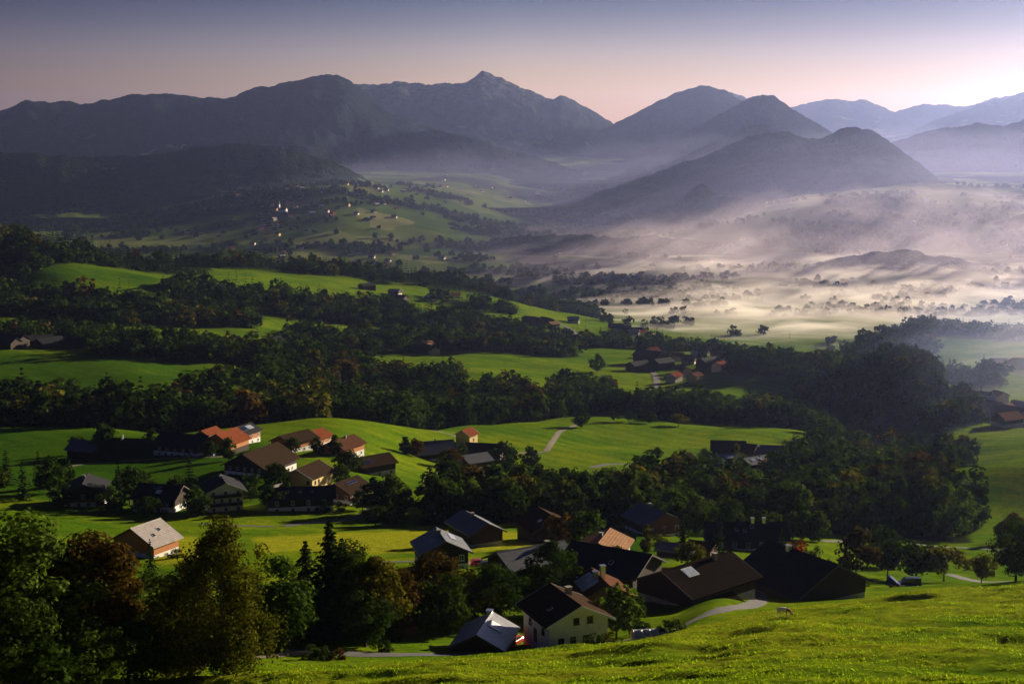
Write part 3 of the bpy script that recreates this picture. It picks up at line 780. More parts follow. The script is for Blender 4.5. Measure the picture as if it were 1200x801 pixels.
def leaf_mat(name, stops, use_attr=False, trans=0.24):
    m = bpy.data.materials.new(name); m.use_nodes = True
    nt = m.node_tree; nt.nodes.remove(nt.nodes['Principled BSDF'])
    g = nt.nodes.new('ShaderNodeNewGeometry')
    if use_attr:
        a = nt.nodes.new('ShaderNodeAttribute'); a.attribute_name = 'leafcol'
        base = a.outputs['Color']
    else:
        oi = nt.nodes.new('ShaderNodeObjectInfo')
        base = ramp(nt, oi.outputs['Random'], stops)
    v = ramp(nt, g.outputs['Random Per Island'], [(0.0, (0.55, 0.55, 0.5)), (0.6, (1, 1, 1)), (1.0, (1.7, 1.6, 1.2))])
    c = mixc(nt, 1.0, base, v, 'MULTIPLY')
    d = nt.nodes.new('ShaderNodeBsdfDiffuse'); t = nt.nodes.new('ShaderNodeBsdfTranslucent')
    nt.links.new(c, d.inputs['Color'])
    c2 = mixc(nt, 1.0, c, (1.15, 1.25, 0.55), 'MULTIPLY')
    nt.links.new(c2, t.inputs['Color'])
    mx = nt.nodes.new('ShaderNodeMixShader'); mx.inputs[0].default_value = trans
    nt.links.new(d.outputs[0], mx.inputs[1]); nt.links.new(t.outputs[0], mx.inputs[2])
    nt.links.new(mx.outputs[0], nt.nodes['Material Output'].inputs['Surface'])
    return m
GREEN = [(0, (0.0172, 0.0312, 0.0055)), (0.5, (0.0250, 0.0437, 0.0070)), (1, (0.0374, 0.0546, 0.0078))]
LEAF = {
 'green': leaf_mat('dark_green_leaves', GREEN),
 'light': leaf_mat('light_green_leaves', [(0, (0.0351, 0.0624, 0.0094)), (1, (0.0585, 0.0858, 0.0125))]),
 'olive': leaf_mat('yellow_olive_leaves', [(0, (0.0663, 0.0663, 0.0078)), (1, (0.0975, 0.0819, 0.0094))]),
 'gold': leaf_mat('golden_birch_leaves', [(0, (0.052, 0.060, 0.006)), (1, (0.072, 0.070, 0.008))]),
 'rust': leaf_mat('rust_brown_leaves', [(0, (0.042, 0.030, 0.007)), (1, (0.066, 0.034, 0.008))]),
 'red': leaf_mat('red_autumn_leaves', [(0, (0.1248, 0.0234, 0.0062)), (1, (0.1872, 0.0312, 0.0078))]),
 'needle': leaf_mat('dark_needles', [(0, (0.0094, 0.0187, 0.0070)), (1, (0.0156, 0.0265, 0.0078))], trans=0.12),
}
LEAF['wood'] = leaf_mat('woodland_leaves', None, True, 0.2)
BARK = simple_mat('bark', (0.055, 0.040, 0.028), 0.95, 0.4, 8, stretch=(1, 1, 0.2), spec=0.1)
BIRCH_BARK = simple_mat('birch_bark', (0.14, 0.11, 0.085), 0.9, 0.6, 6, stretch=(1, 1, 3), spec=0.1)

_CR = {}
def crown_me(kind, lod, var, leaf):
    k = (kind, lod, var, leaf)
    if k in _CR: return _CR[k]
    s = hash_int(kind) + var * 17 + lod * 5
    nl, lf, nc = {0: (22000, 0.0155, 95), 1: (6500, 0.027, 64), 2: (1300, 0.058, 40)}[lod]
    if kind == 'round': V, Q = broad_crown(s, nc, nl, lf, 0.92, 0.13, 1, 0.45)
    elif kind == 'tall': V, Q = broad_crown(s, nc, nl, lf, 0.60, 0.10, 1, 0.40)
    elif kind == 'birch': V, Q = broad_crown(s, int(nc * 1.6), int(nl * 1.5), lf * 0.8, 0.58, 0.10, 1, 0.36, 0.7, droop=0.9)
    elif kind == 'orchard': V, Q = broad_crown(s, nc // 2, nl, lf * 1.1, 1.0, 0.26, 1, 0.40, 0.4)
    elif kind == 'bush': V, Q = broad_crown(s, nc // 2, nl // 2, lf * 1.7, 1.35, 0.0, 1, 0.30, 0.3)
    elif kind == 'column': V, Q = broad_crown(s, nc, nl, lf, 0.30, 0.03, 1, 0.30, 0.1)
    elif kind == 'spruce':
        lv, ar, sp_ = {0: (38, 13, 6), 1: (26, 11, 4), 2: (17, 9, 3)}[lod]
        V, Q = spruce_crown(s, lv, ar, sp_, 0.40 + 0.04 * (var % 3))
    me = mesh_np('crown', V, Q)
    me.materials.append(LEAF[leaf])
    _CR[k] = me
    return me
def hash_int(s): return sum(ord(c) * (i + 3) for i, c in enumerate(s)) % 997
_TK = {}
def trunk_me(kind, lod, var):
    k = (kind, lod > 1, var)
    if k in _TK: return _TK[k]
    if kind == 'spruce': p = trunk_paths(var + 5, 0.96, 0.016, 0)
    elif kind == 'birch': p = trunk_paths(var + 7, 0.85, 0.016, 7, 0.05) 
    elif kind == 'bush': p = [[(0, 0, -.05, .02), (0.05 * j, .04 * (1 - j), .5, .012)] for j in (-1, 0, 1, 2)]
    else: p = trunk_paths(var + 11, 0.8, 0.024, 5 if lod < 2 else 3)
    V, Q = tubes(p, 8 if lod < 2 else 5)
    me = mesh_np('trunk', V, Q, smooth=True)
    me.materials.append(BIRCH_BARK if kind == 'birch' else BARK)
    _TK[k] = me
    return me

NAMES = {'spruce': 'spruce_tree', 'birch': 'birch_tree', 'orchard': 'fruit_tree', 'bush': 'shrub', 'column': 'column_tree'}
_trs = random.Random(4)
N_TREES = [0]
def tree(px, Y, h, kind, leaf, label, group=None, wide=1.0, lod=None, var=None, py=None):
    if py is not None: x, y, z = ground_at(px, py, 60 if Y is None else Y)
    else: x, y, z = spot(px, Y)
    return tree_at(x, y, z, h, kind, leaf, label, group, wide, lod, var)
def tree_at(x, y, z, h, kind, leaf, label, group=None, wide=1.0, lod=None, var=None):
    if lod is None: lod = 0 if h / y > 0.075 else (1 if h / y > 0.042 else 2)
    if var is None: var = _trs.randrange(4)
    t = empty(NAMES.get(kind, 'broadleaf_tree'), (x, y, z - 0.1), _trs.random() * 6.28, (h * wide, h * wide, h))
    tag(t, label, 'shrub' if kind == 'bush' else 'tree', group)
    c = link(bpy.data.objects.new('crown', crown_me(kind, lod, var, leaf)), t)
    b = link(bpy.data.objects.new('trunk', trunk_me(kind, lod, var)), t)
    N_TREES[0] += kind != 'bush'
    return t

# single trees, near to far ------------------------------------------------
T = tree
T(34, 152, 20.0, 'tall', 'light', 'tall green tree at the left edge, yellowing at its tips', wide=1.35)
T(-34, 158, 17.0, 'tall', 'green', 'dark green tree cut by the left edge of the view')
T(108, 156, 18.5, 'tall', 'rust', 'rust red autumn tree between the left edge tree and the grey roofed house', wide=1.2)
T(68, 162, 15.0, 'round', 'green', 'shadowy round tree squeezed between the green and the rust red tree')
T(264, 157, 19.2, 'birch', 'gold', 'big golden olive birch hiding the middle of the left foreground', wide=1.05)
T(225, 166, 14.5, 'birch', 'olive', 'smaller olive birch close to the left of the big golden birch', wide=1.1)
T(150, 172, 11.0, 'round', 'green', 'dark low tree standing over the small brown shed roof')
T(186, 205, 11.0, 'round', 'light', 'fresh green tree just below the grey roofed house on the left', wide=1.1)
T(205, 190, 9.0, 'round', 'green', 'dark bushy tree between the fresh green tree and the birches')
T(177, 285, 9.0, 'spruce', 'needle', 'small dark spruce standing before the grey roof with two skylights')
T(328, 190, 13.5, 'tall', 'light', 'bright green tree on the right side of the big golden birch', wide=1.15)
T(388, 204, 18.5, 'spruce', 'needle', 'tallest dark spruce of the clump above the lower road', wide=1.25)
T(360, 206, 15.0, 'spruce', 'needle', 'shorter spruce on the left of the tallest spruce', wide=1.3)
T(402, 208, 15.5, 'spruce', 'needle', 'dark spruce half hidden on the right of the tallest spruce', wide=1.25)
T(374, 199, 10.5, 'spruce', 'needle', 'small dense spruce at the foot of the spruce clump', wide=1.25)
T(412, 206, 15.5, 'tall', 'green', 'slim green broadleaf leaning on the right of the tallest spruce')
T(440, 206, 13.0, 'round', 'olive', 'broad yellow green tree right of the spruce clump', wide=0.95)
T(462, 210, 11.0, 'round', 'rust', 'brown tinged tree on the right end of the spruce clump')
T(428, 198, 8.5, 'round', 'green', 'low dark tree at the road edge below the spruce clump', wide=1.2)
T(346, 200, 8.0, 'round', 'green', 'low dark tree on the left end of the spruce clump', wide=1.1)
T(512, 226, 11.5, 'round', 'rust', 'autumn brown tree in front of the blue roofed timber house')
T(528, 214, 10.0, 'tall', 'green', 'dark upright tree below the autumn brown tree', wide=1.2)
T(500, 212, 8.5, 'round', 'green', 'dark round tree at the bottom left of the autumn brown tree')
T(577, 224, 10.5, 'round', 'green', 'dark olive round tree right behind the small grey roofed barn', wide=1.15)
T(548, 222, 9.0, 'round', 'olive', 'olive tree between the autumn brown tree and the dark round one')
T(645, 236, 12.0, 'round', 'green', 'dense dark round tree in front of the black house behind the white house', wide=0.95)
T(622, 232, 8.5, 'round', 'green', 'small dark tree tucked on the left of the dense round one')
T(722, 208, 8.6, 'round', 'light', 'green tree close to the right wall of the white house', wide=0.95)
T(738, 212, 6.5, 'round', 'green', 'darker small tree behind the green tree by the white house')
T(688, 322, 10.5, 'round', 'light', 'pale green round tree between the dark house and the lit brown roof')
T(655, 330, 9.0, 'round', 'rust', 'reddish brown tree beside the dark house with the thin lit roof edge')
T(722, 285, 5.5, 'round', 'olive', 'small olive tree in front of the sunlit brown roof')
T(810, 290, 5.5, 'round', 'olive', 'yellow green small tree on the lawn behind the long barn', wide=1.3)
T(757, 330, 7.0, 'column', 'olive', 'narrow yellow green tree by the house with the brown roof strip')
T(800, 340, 10.0, 'spruce', 'needle', 'dark conifer between the brown strip house and the long dark house')
T(842, 322, 11.0, 'spruce', 'needle', 'dark conifer in front of the left end of the long dark house')
T(915, 322, 10.0, 'spruce', 'needle', 'dark conifer at the right end of the long dark house')
T(944, 310, 7.0, 'spruce', 'needle', 'small conifer peeping over the roof of the biggest barn')
T(1003, 328, 11.5, 'orchard', 'rust', 'tallest fruit tree with orange top right of the biggest barn', wide=0.9)
T(1040, 332, 9.5, 'orchard', 'green', 'second fruit tree from the biggest barn')
T(1035, 360, 10.5, 'orchard', 'green', 'fruit tree rising behind the second and third fruit trees')
T(1073, 326, 9.5, 'orchard', 'green', 'dark fruit tree standing over the dark blue van', wide=1.05)
T(1106, 324, 9.0, 'orchard', 'olive', 'spreading fruit tree with yellow tips right of the van', wide=1.05)
T(1150, 305, 6.8, 'orchard', 'olive', 'small slim fruit tree beside the lane end', wide=0.75)
T(1190, 272, 13.5, 'round', 'green', 'large dark tree at the right edge above the meadow', wide=0.80)
T(1222, 280, 13.0, 'round', 'green', 'dark tree cut by the right edge of the view')
T(1186, 430, 10.5, 'tall', 'rust', 'slender tree with red top on the grass strip at the right edge')
T(1172, 440, 6.5, 'tall', 'green', 'small green tree beside the slender red topped tree')
T(1112, 548, 13.0, 'column', 'needle', 'single dark column shaped cypress on the bright hump at the right')
T(1089, 560, 12.0, 'spruce', 'needle', 'conifer left of the column shaped cypress')
# village
T(28, 440, 13.0, 'spruce', 'needle', 'dark spruce at the far left below the upper farm')
T(60, 455, 12.0, 'round', 'green', 'dark round tree left of the white house with the wide gable')
T(140, 432, 15.5, 'spruce', 'needle', 'broad dark spruce between the two dark roofed white houses')
T(152, 440, 12.0, 'round', 'green', 'dark broadleaf touching the broad spruce')
T(224, 436, 17.0, 'spruce', 'needle', 'tall dark conifer left of the three storey white house', wide=1.1)
T(232, 415, 9.0, 'round', 'green', 'bushy tree under the tall conifer beside the three storey house')
T(294, 440, 9.0, 'round', 'green', 'dark round tree just right of the three storey white house')
T(318, 426, 8.0, 'round', 'green', 'dark low tree on the left of the long low house')
T(120, 548, 14.0, 'tall', 'green', 'dark pointed tree between the two halves of the upper left farm', wide=1.1)
T(90, 560, 8.0, 'round', 'green', 'dark tree on the left end of the upper left farm')
T(407, 505, 9.5, 'round', 'green', 'dark round tree behind the house with the yellow lit wall', wide=1.2)
T(342, 540, 7.0, 'round', 'green', 'small dark tree behind the big village farmhouse')
T(440, 425, 12.0, 'tall', 'green', 'dark upright tree on the right of the bend in the village road', wide=1.1)
T(456, 425, 12.5, 'round', 'green', 'dark broad tree beside the bend in the village road')
T(474, 428, 9.0, 'tall', 'light', 'thin light tree at the edge of the village meadow')
T(425, 432, 7.0, 'round', 'green', 'dark small tree at the wall inside the road bend')
T(475, 610, 8.0, 'column', 'needle', 'small dark cone shaped tree left of the middle farm', wide=1.6)
T(488, 612, 8.5, 'round', 'rust', 'reddish tree on the left wall of the middle farm')
T(528, 600, 9.5, 'round', 'rust', 'rust brown tree in front of the middle farm', wide=1.2)
T(590, 640, 13.0, 'round', 'green', 'broad dark tree at the right end of the middle farm', wide=1.25)
T(622, 645, 12.0, 'tall', 'green', 'slim hazy tree right of the middle farm')
T(681, 805, 11.0, 'round', 'green', 'single dark tree where the field track ends on the bright hill', wide=1.1)
T(719, 835, 6.0, 'orchard', 'green', 'first small tree in the row on top of the bright hill')
T(737, 838, 7.0, 'orchard', 'green', 'second small tree in the row on top of the bright hill')
T(761, 840, 7.0, 'round', 'green', 'squat dark tree in the row on top of the bright hill', wide=1.4)
T(795, 835, 7.5, 'orchard', 'olive', 'double crowned small tree at the right end of the hilltop row', wide=1.3)
T(862, 660, 10.5, 'tall', 'olive', 'olive tree between the farm with two lit windows and the long barn')
T(610, 1640, 19.0, 'round', 'green', 'big lone round tree by the bend of the distant field road', wide=0.9)
T(700, 1260, 16.0, 'round', 'green', 'lone round tree on the field left of the red roofed hamlet')
T(20, 138, 10.0, 'round', 'green', 'dark tree low in the bottom left corner', wide=1.2)
T(92, 141, 8.0, 'round', 'green', 'dark low tree before the rust red tree at the bottom edge', wide=1.3)
T(150, 150, 7.5, 'round', 'green', 'dark low tree below the small brown shed roof', wide=1.3)
T(-20, 136, 9.0, 'round', 'green', 'dark tree half outside the bottom left corner')
T(195, 158, 6.0, 'round', 'olive', 'low olive tree at the foot of the birches', wide=1.2)
T(60, 131, 5.0, 'round', 'green', 'small dark tree at the very bottom near the left corner', wide=1.3)
T(268, 520, 9.0, 'tall', 'green', 'dark tree before the left corner of the largest farmhouse')
T(330, 512, 6.0, 'round', 'green', 'low dark tree between the largest farmhouse and the yellow walled house')
T(322, 462, 8.5, 'round', 'green', 'dark tree behind the tiny shed with pale pink roof', wide=1.2)
T(336, 440, 7.0, 'tall', 'green', 'narrow dark tree at the left end of the long low house')
T(399, 478, 8.0, 'round', 'green', 'dark tree between the yellow walled house and the terrace house')
T(392, 548, 8.0, 'tall', 'green', 'dark tree in front of the maroon roof')
T(372, 545, 7.0, 'round', 'green', 'low dark tree below the white terrace wall')
T(245, 530, 7.0, 'round', 'green', 'low dark tree at the right end of the black farmhouse')
T(178, 560, 9.0, 'tall', 'green', 'dark tree between the upper left farm and the black farmhouse')
T(206, 440, 9.5, 'round', 'green', 'dark round tree right of the house with one lit skylight', wide=1.1)
T(78, 470, 9.0, 'tall', 'green', 'dark slender tree behind the white house with the long balcony')
T(170, 455, 8.0, 'round', 'green', 'dark tree just behind the roof with one lit skylight')
T(770, 690, 7.0, 'round', 'green', 'small dark tree left of the house with one bright panel')
T(826, 670, 8.5, 'round', 'green', 'dark tree between the one panel house and the low annex')
T(598, 610, 9.0, 'round', 'green', 'dark tree below the broad tree of the middle farm', wide=1.2)
T(540, 640, 8.5, 'round', 'green', 'dark tree between the two halves of the middle farm')
T(8, 470, 12.0, 'spruce', 'needle', 'left spruce of the pair standing at the left edge of the village', wide=1.2)
T(46, 462, 13.0, 'spruce', 'needle', 'right spruce of the pair standing at the left edge of the village', wide=1.2)
T(-6, 448, 10.0, 'round', 'green', 'dark broadleaf cut by the left edge below the village spruces')
T(74, 432, 8.0, 'round', 'green', 'dark low tree in front of the left corner of the long balcony house')
T(130, 425, 8.0, 'round', 'green', 'dark low tree in front of the broad spruce', wide=1.2)
T(172, 415, 6.5, 'round', 'green', 'low dark tree in the garden below the house with one lit skylight', wide=1.3)
T(440, 396, 6.0, 'round', 'green', 'low dark tree in the hedge line over the mown meadow left end', wide=1.5)
T(462, 397, 5.5, 'round', 'green', 'low dark tree in the hedge line over the mown meadow middle', wide=1.6)
T(784, 1330, 12.0, 'round', 'green', 'dark tree between the first roofs of the red roofed hamlet')
T(822, 1300, 13.0, 'round', 'green', 'dark tree in front of the right roofs of the red roofed hamlet')
T(855, 1290, 14.0, 'round', 'green', 'broad dark tree at the right end of the red roofed hamlet', wide=1.3)
# shrubs
for a in [(963, 318, 5.0, 'red', 'flame red shrub on the lawn right of the biggest barn'),
          (932, 335, 6.0, 'red', 'narrow red bush between two conifers behind the biggest barn'),
          (958, 296, 3.6, 'olive', 'sunlit yellow green shrub by the roof edge of the biggest barn'),
          (978, 300, 3.6, 'light', 'light green shrub right of the sunlit yellow green one'),
          (955, 345, 4.5, 'light', 'grey green bush behind the flame red shrub'),
          (713, 197, 2.2, 'gold', 'small yellow shrub at the corner of the white house'),
          (700, 195, 2.2, 'green', 'dark round shrub before the wall of the white house'),
          (785, 199, 2.6, 'green', 'dark shrub at the right end of the garden tunnel'),
          (752, 205, 2.8, 'green', 'dark shrub behind the garden tunnel'),
          (477, 214, 2.4, 'gold', 'orange yellow garden shrub beside the small garden hut'),
          (461, 206, 2.2, 'light', 'light green garden shrub below the garden hut'),
          (450, 193, 2.0, 'green', 'low shrub on the verge of the lower road'),
          (380, 184, 2.0, 'green', 'dark low shrub on the bank below the lower road'),
          (365, 183, 2.2, 'green', 'darker taller shrub on the bank below the lower road'),
          (398, 183, 1.8, 'rust', 'brown shrub at the right of the bank below the lower road'),
          (380, 425, 3.5, 'green', 'round shrub in the garden inside the village road bend'),
          (398, 428, 3.2, 'light', 'light shrub in the garden inside the village road bend'),
          (428, 448, 2.6, 'red', 'orange red shrub beside the village road bend'),
          (535, 588, 4.0, 'red', 'red shrub under the white lit wall of the middle farm'),
          (570, 600, 5.0, 'rust', 'brown red shrub in front of the right half of the middle farm'),
          (895, 640, 5.0, 'red', 'red shrub beside the low roof near the long barn'),
          (612, 262, 3.0, 'olive', 'olive shrub at the corner of the black house behind the white house'),
          (505, 330, 3.0, 'green', 'shrub at the edge of the yellow mown meadow'),
          (660, 300, 3.4, 'rust', 'rust brown shrub at the back of the black house'),
          (772, 352, 3.6, 'olive', 'olive shrub between the brown strip house and the conifer'),
          (1010, 300, 2.4, 'light', 'low green shrub at the foot of the tallest fruit tree'),
          (208, 322, 2.5, 'olive', 'olive shrub beside the sunlit gable of the grey roofed house'),
          (1145, 660, 6.0, 'green', 'dark bush on the shaded slope at the right')]:
    T(a[0], a[1], a[2], 'bush', a[3], a[4])

# woods ---------------------------------------------------------------------
def far_crown(seed, n, leaf, conifer):
    if conifer: return spruce_crown(seed, *({420: (12, 8, 2), 150: (8, 6, 2), 30: (5, 4, 1)}[n]), w=0.40)
    return broad_crown(seed, {420: 26, 150: 15, 30: 6}[n], n, leaf, 0.86, 0.04, 1, 0.42, 0.35)
FARV = {n: ([far_crown(60 + k, n, lf, False) for k in range(4)], [far_crown(80 + k, n, lf, True) for k in range(3)]) for n, lf in ((420, 0.095), (150, 0.16), (30, 0.42))}
WOOD_PLACE = {'a': 'the wood behind the yellow mown meadow', 'b': 'the wood behind the long dark house', 'c': 'the big leafed grove at the right above the lane'}
WOOD_LOOK = {'green': ('dark green broadleaf tree', 0), 'light': ('lighter green tree', 0), 'rust': ('rust brown autumn tree', 0), 'olive': ('yellowish green tree', 0), 'needle': ('dark conifer', 0)}
rs_w = np.random.RandomState(12)
singles = []; mass = []
for (nm, P, sp_, (h0, h1), con, aut) in WOODS:
    yy0 = min(p[1] for p in P); yy1 = max(p[1] for p in P)
    xs = [(p[0] - CX) / F * p[1] for p in P]
    gx = np.arange(min(xs) - 40, max(xs) + 40, sp_); gy = np.arange(yy0, yy1, sp_)
    GX, GY = np.meshgrid(gx, gy); GX[1::2] += sp_ / 2
    GX = (GX + rs_w.uniform(-.36, .36, GX.shape) * sp_).ravel(); GY = (GY + rs_w.uniform(-.36, .36, GY.shape) * sp_).ravel()
    px = px_of(GX, GY)
    edge = 9 * fbm(GX / 30, GY / 30, 400, 2)
    k = in_poly(P, px + edge * 1.3, GY + edge)
    for x, y in zip(GX[k], GY[k]):
        z = hz(x, y)
        h = rs_w.uniform(h0 * .82, h1 * 1.12) * (1 + 0.18 * vnoise(np.array([x / 37.]), np.array([y / 37.]), 410)[0])
        r = rs_w.rand()
        cluster = 0.5 + 0.5 * vnoise(np.array([x / 55.]), np.array([y / 55.]), 420)[0]
        kind = 'spruce' if rs_w.rand() < con * 2 * cluster else ('round' if rs_w.rand() < .6 else 'tall')
        if kind == 'spruce': leaf = 'needle'; h *= 1.15
        elif r < aut * .28: leaf = 'rust'
        elif r < aut * .28 + 0.07: leaf = 'olive'
        elif r < aut + 0.25: leaf = 'light'
        else: leaf = 'green'
        (singles if nm in 'abc' else mass).append((x, y, z, h, kind, leaf, nm))
for nm in 'b':   # young trees along the lower edge of the wood
    for i in range(26):
        px = 722 + i * 9.5 + rs_w.uniform(-3, 3); Y = 408 + rs_w.uniform(-7, 7)
        x, y, z = spot(px, Y)
        singles.append((x, y, z, rs_w.uniform(6.5, 9.0), 'tall', 'light' if rs_w.rand() < .6 else 'green', 'y'))
WOOD_PLACE['y'] = 'the row of young trees along the front of the wood'
singles.sort(key=lambda s: s[1])
room = max(0, 298 - N_TREES[0])
mass += singles[room:]
for (x, y, z, h, kind, leaf, nm) in singles[:room]:
    tree_at(x, y, z, h, kind, leaf, WOOD_LOOK[leaf][0] + ' in ' + WOOD_PLACE[nm], group='trees of ' + WOOD_PLACE[nm], wide=rs_w.uniform(.85, 1.2) if kind != 'spruce' else 1.0, lod=2)

# trees on the valley floor and on the slopes behind it
gx = np.arange(-2600, 2600, 21.0); gy = np.arange(2380, 5600, 21.0)
GX, GY = np.meshgrid(gx, gy)
GX = (GX + rs_w.uniform(-15, 15, GX.shape)).ravel(); GY = (GY + rs_w.uniform(-15, 15, GY.shape)).ravel()
px = px_of(GX, GY)
w = far_wood(GX, GY)
k = (px > -120) & (px < 1330) & (w > 0.35) & (rs_w.rand(len(GX)) < np.where(w > .9, 0.8, 0.6))
k |= (px > -60) & (px < 1330) & (GY < 5200) & (rs_w.rand(len(GX)) < np.where(px > 560, 0.006, 0.05) * (fbm(GX / 120, GY / 90, 437, 3) > 0.05) * 2)
for x, y, z in zip(GX[k], GY[k], height(GX[k], GY[k])):
    mass.append((x, y, z, rs_w.uniform(9, 17), 'spruce' if rs_w.rand() < .25 else 'round', 'green', 'far'))
gx = np.arange(80, 700, 15.0); gy = np.arange(1730, 2420, 15.0)
GX, GY = np.meshgrid(gx, gy)
GX = (GX + rs_w.uniform(-6, 6, GX.shape)).ravel(); GY = (GY + rs_w.uniform(-6, 6, GY.shape)).ravel()
px = px_of(GX, GY)
k = (px > 690) & (px < 1230) & (fbm(GX / 90, GY / 60, 433, 3) + 0.25 * rs_w.rand(len(GX)) > 0.62) & ((px < 1000) | (GY > 1950))
for x, y, z in zip(GX[k], GY[k], height(GX[k], GY[k])):
    mass.append((x, y, z, rs_w.uniform(9, 17), 'spruce' if rs_w.rand() < .2 else 'round', 'green', 'far'))
PAL = {'green': (0.0203, 0.0359, 0.0062), 'light': (0.0351, 0.0562, 0.0094), 'olive': (0.0624, 0.0577, 0.0094), 'rust': (0.0585, 0.0351, 0.0094), 'needle': (0.0101, 0.0187, 0.0070)}
Vs = []; Qs = []; Cs = []; off = 0
for (x, y, z, h, kind, leaf, nm) in mass:
    n = 420 if y < 1250 else (150 if y < 2420 else 30)
    bro, con = FARV[n]
    V, Q = (con[rs_w.randint(3)] if kind == 'spruce' else bro[rs_w.randint(4)])
    a = rs_w.rand() * 6.283; c, s = math.cos(a) * h, math.sin(a) * h
    wd = rs_w.uniform(.85, 1.25) if kind != 'spruce' else 1.0
    W = np.empty((len(V), 3), np.float32)
    W[:, 0] = (V[:, 0] * c - V[:, 1] * s) * wd + x; W[:, 1] = (V[:, 0] * s + V[:, 1] * c) * wd + y; W[:, 2] = V[:, 2] * h + z - 0.3
    Vs.append(W); Qs.append(Q + off); off += len(V)
    col = np.array(PAL[leaf]) * rs_w.uniform(.75, 1.3)
    Cs.append(np.repeat(np.append(col, 1.0)[None, :], len(Q), 0))
me = mesh_np('woodland', np.concatenate(Vs), np.concatenate(Qs))
at = me.attributes.new('leafcol', 'FLOAT_COLOR', 'FACE'); at.data.foreach_set('color', np.concatenate(Cs).astype(np.float32).ravel())
o = mobj('woodland', me, LEAF['wood'])
tag(o, 'far woods and hedgerow trees on the ridges and valley floor', 'woodland', kind='stuff')
print('TREES individual', N_TREES[0], 'mass', len(mass), 'faces', off // 4)
# ------------------------------------------------------------------ buildings
def seam_mat(name, col, rough, spec, lines, axis='Y', var=0.2, metal=0.0):
    """roof covering with seams or tile courses"""
    m, nt, b, _ = mat_new(name)
    P = objpos(nt)
    n = noise(nt, 0.8, 5, 0.65, mapping(nt, P, (1, 1, 1)))
    lo = tuple(c * (1 - var) for c in col); hi = tuple(c * (1 + var) for c in col)
    c = ramp(nt, n, [(0.3, lo), (0.7, hi)])
    w = nt.nodes.new('ShaderNodeTexWave'); w.bands_direction = axis; w.inputs['Scale'].default_value = lines
    w.inputs['Distortion'].default_value = 0.4
    nt.links.new(P, w.inputs['Vector'])
    c = mixc(nt, 1.0, c, ramp(nt, w.outputs['Fac'], [(0.0, (0.70, 0.70, 0.70)), (0.25, (1, 1, 1)), (1.0, (1.08, 1.08, 1.08))]), 'MULTIPLY')
    nt.links.new(c, b.inputs['Base Color'])
    b.inputs['Roughness'].default_value = rough
    b.inputs['Specular IOR Level'].default_value = spec
    b.inputs['Metallic'].default_value = metal
    bump(nt, b, w.outputs['Fac'], 0.35, 0.05)
    return m
RF = {
 'brown': seam_mat('brown_tile_roof', (0.10, 0.046, 0.028), 0.85, 0.0, 1.2, 'Z'),
 'red': seam_mat('red_tile_roof', (0.20, 0.060, 0.028), 0.85, 0.0, 1.2, 'Z'),
 'tan': seam_mat('pale_brown_tile_roof', (0.30, 0.17, 0.10), 0.85, 0.0, 1.2, 'Z'),
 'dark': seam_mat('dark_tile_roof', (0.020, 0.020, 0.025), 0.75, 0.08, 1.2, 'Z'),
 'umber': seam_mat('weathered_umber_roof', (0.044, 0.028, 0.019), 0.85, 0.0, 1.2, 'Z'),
 'umber_shade': seam_mat('shaded_umber_roof', (0.018, 0.013, 0.010), 0.9, 0.0, 1.2, 'Z'),  # darker copy of umber: black shade on the barn put into the roof colour
 'slate': seam_mat('blue_grey_slate_roof', (0.10, 0.105, 0.115), 0.45, 0.5, 1.4, 'Z'),
 'metal': seam_mat('grey_seamed_metal_roof', (0.34, 0.34, 0.36), 0.36, 0.5, 1.0, 'Y', metal=0.2),
 'pale': seam_mat('pale_grey_roof', (0.36, 0.31, 0.29), 0.6, 0.4, 1.2, 'Z'),
}
WL = {
 'white': simple_mat('white_plaster', (0.72, 0.70, 0.66), 0.9, 0.10, 1.0, spec=0.2),
 'cream': simple_mat('cream_plaster', (0.62, 0.45, 0.20), 0.9, 0.10, 1.0, spec=0.2),
 'grey': simple_mat('grey_concrete', (0.30, 0.29, 0.27), 0.9, 0.2, 1.0, spec=0.2),
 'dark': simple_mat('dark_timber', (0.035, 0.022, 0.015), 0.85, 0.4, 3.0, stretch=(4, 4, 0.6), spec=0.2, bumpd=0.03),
 'timber': simple_mat('brown_timber', (0.13, 0.065, 0.032), 0.85, 0.35, 3.0, stretch=(4, 4, 0.6), spec=0.2, bumpd=0.03),
 'orange': simple_mat('orange_larch_timber', (0.42, 0.16, 0.05), 0.8, 0.25, 3.0, stretch=(0.6, 0.6, 6), spec=0.2, bumpd=0.02),
}
FRAME = simple_mat('white_window_frame', (0.70, 0.70, 0.68), 0.6, 0.05, 2)
DFRAME = simple_mat('dark_window_frame', (0.06, 0.04, 0.03), 0.7, 0.1, 2)
METAL = simple_mat('bright_sheet_metal', (0.75, 0.75, 0.76), 0.28, 0.05, 2, metal=0.9)
STONE = simple_mat('chimney_masonry', (0.22, 0.20, 0.18), 0.9, 0.3, 4)
def glass_mat(name, col, rough):
    m, nt, b, _ = mat_new(name)
    n = noise(nt, 1.3, 2, 0.5, objpos(nt))
    nt.links.new(ramp(nt, n, [(0.3, tuple(c * .8 for c in col)), (0.7, tuple(c * 1.2 for c in col))]), b.inputs['Base Color'])
    b.inputs['Roughness'].default_value = rough
    b.inputs['Specular IOR Level'].default_value = 0.8
    return m
GLASS = glass_mat('window_glass', (0.02, 0.025, 0.03), 0.08)
SKYGLASS = glass_mat('skylight_sun_glare', (0.80, 0.78, 0.76), 0.4)  # near-white pane colour stands in for the sun's reflection
PANEL = glass_mat('solar_panel_glass', (0.015, 0.020, 0.045), 0.12)
SILVER = glass_mat('silver_solar_panel', (0.36, 0.40, 0.50), 0.18)

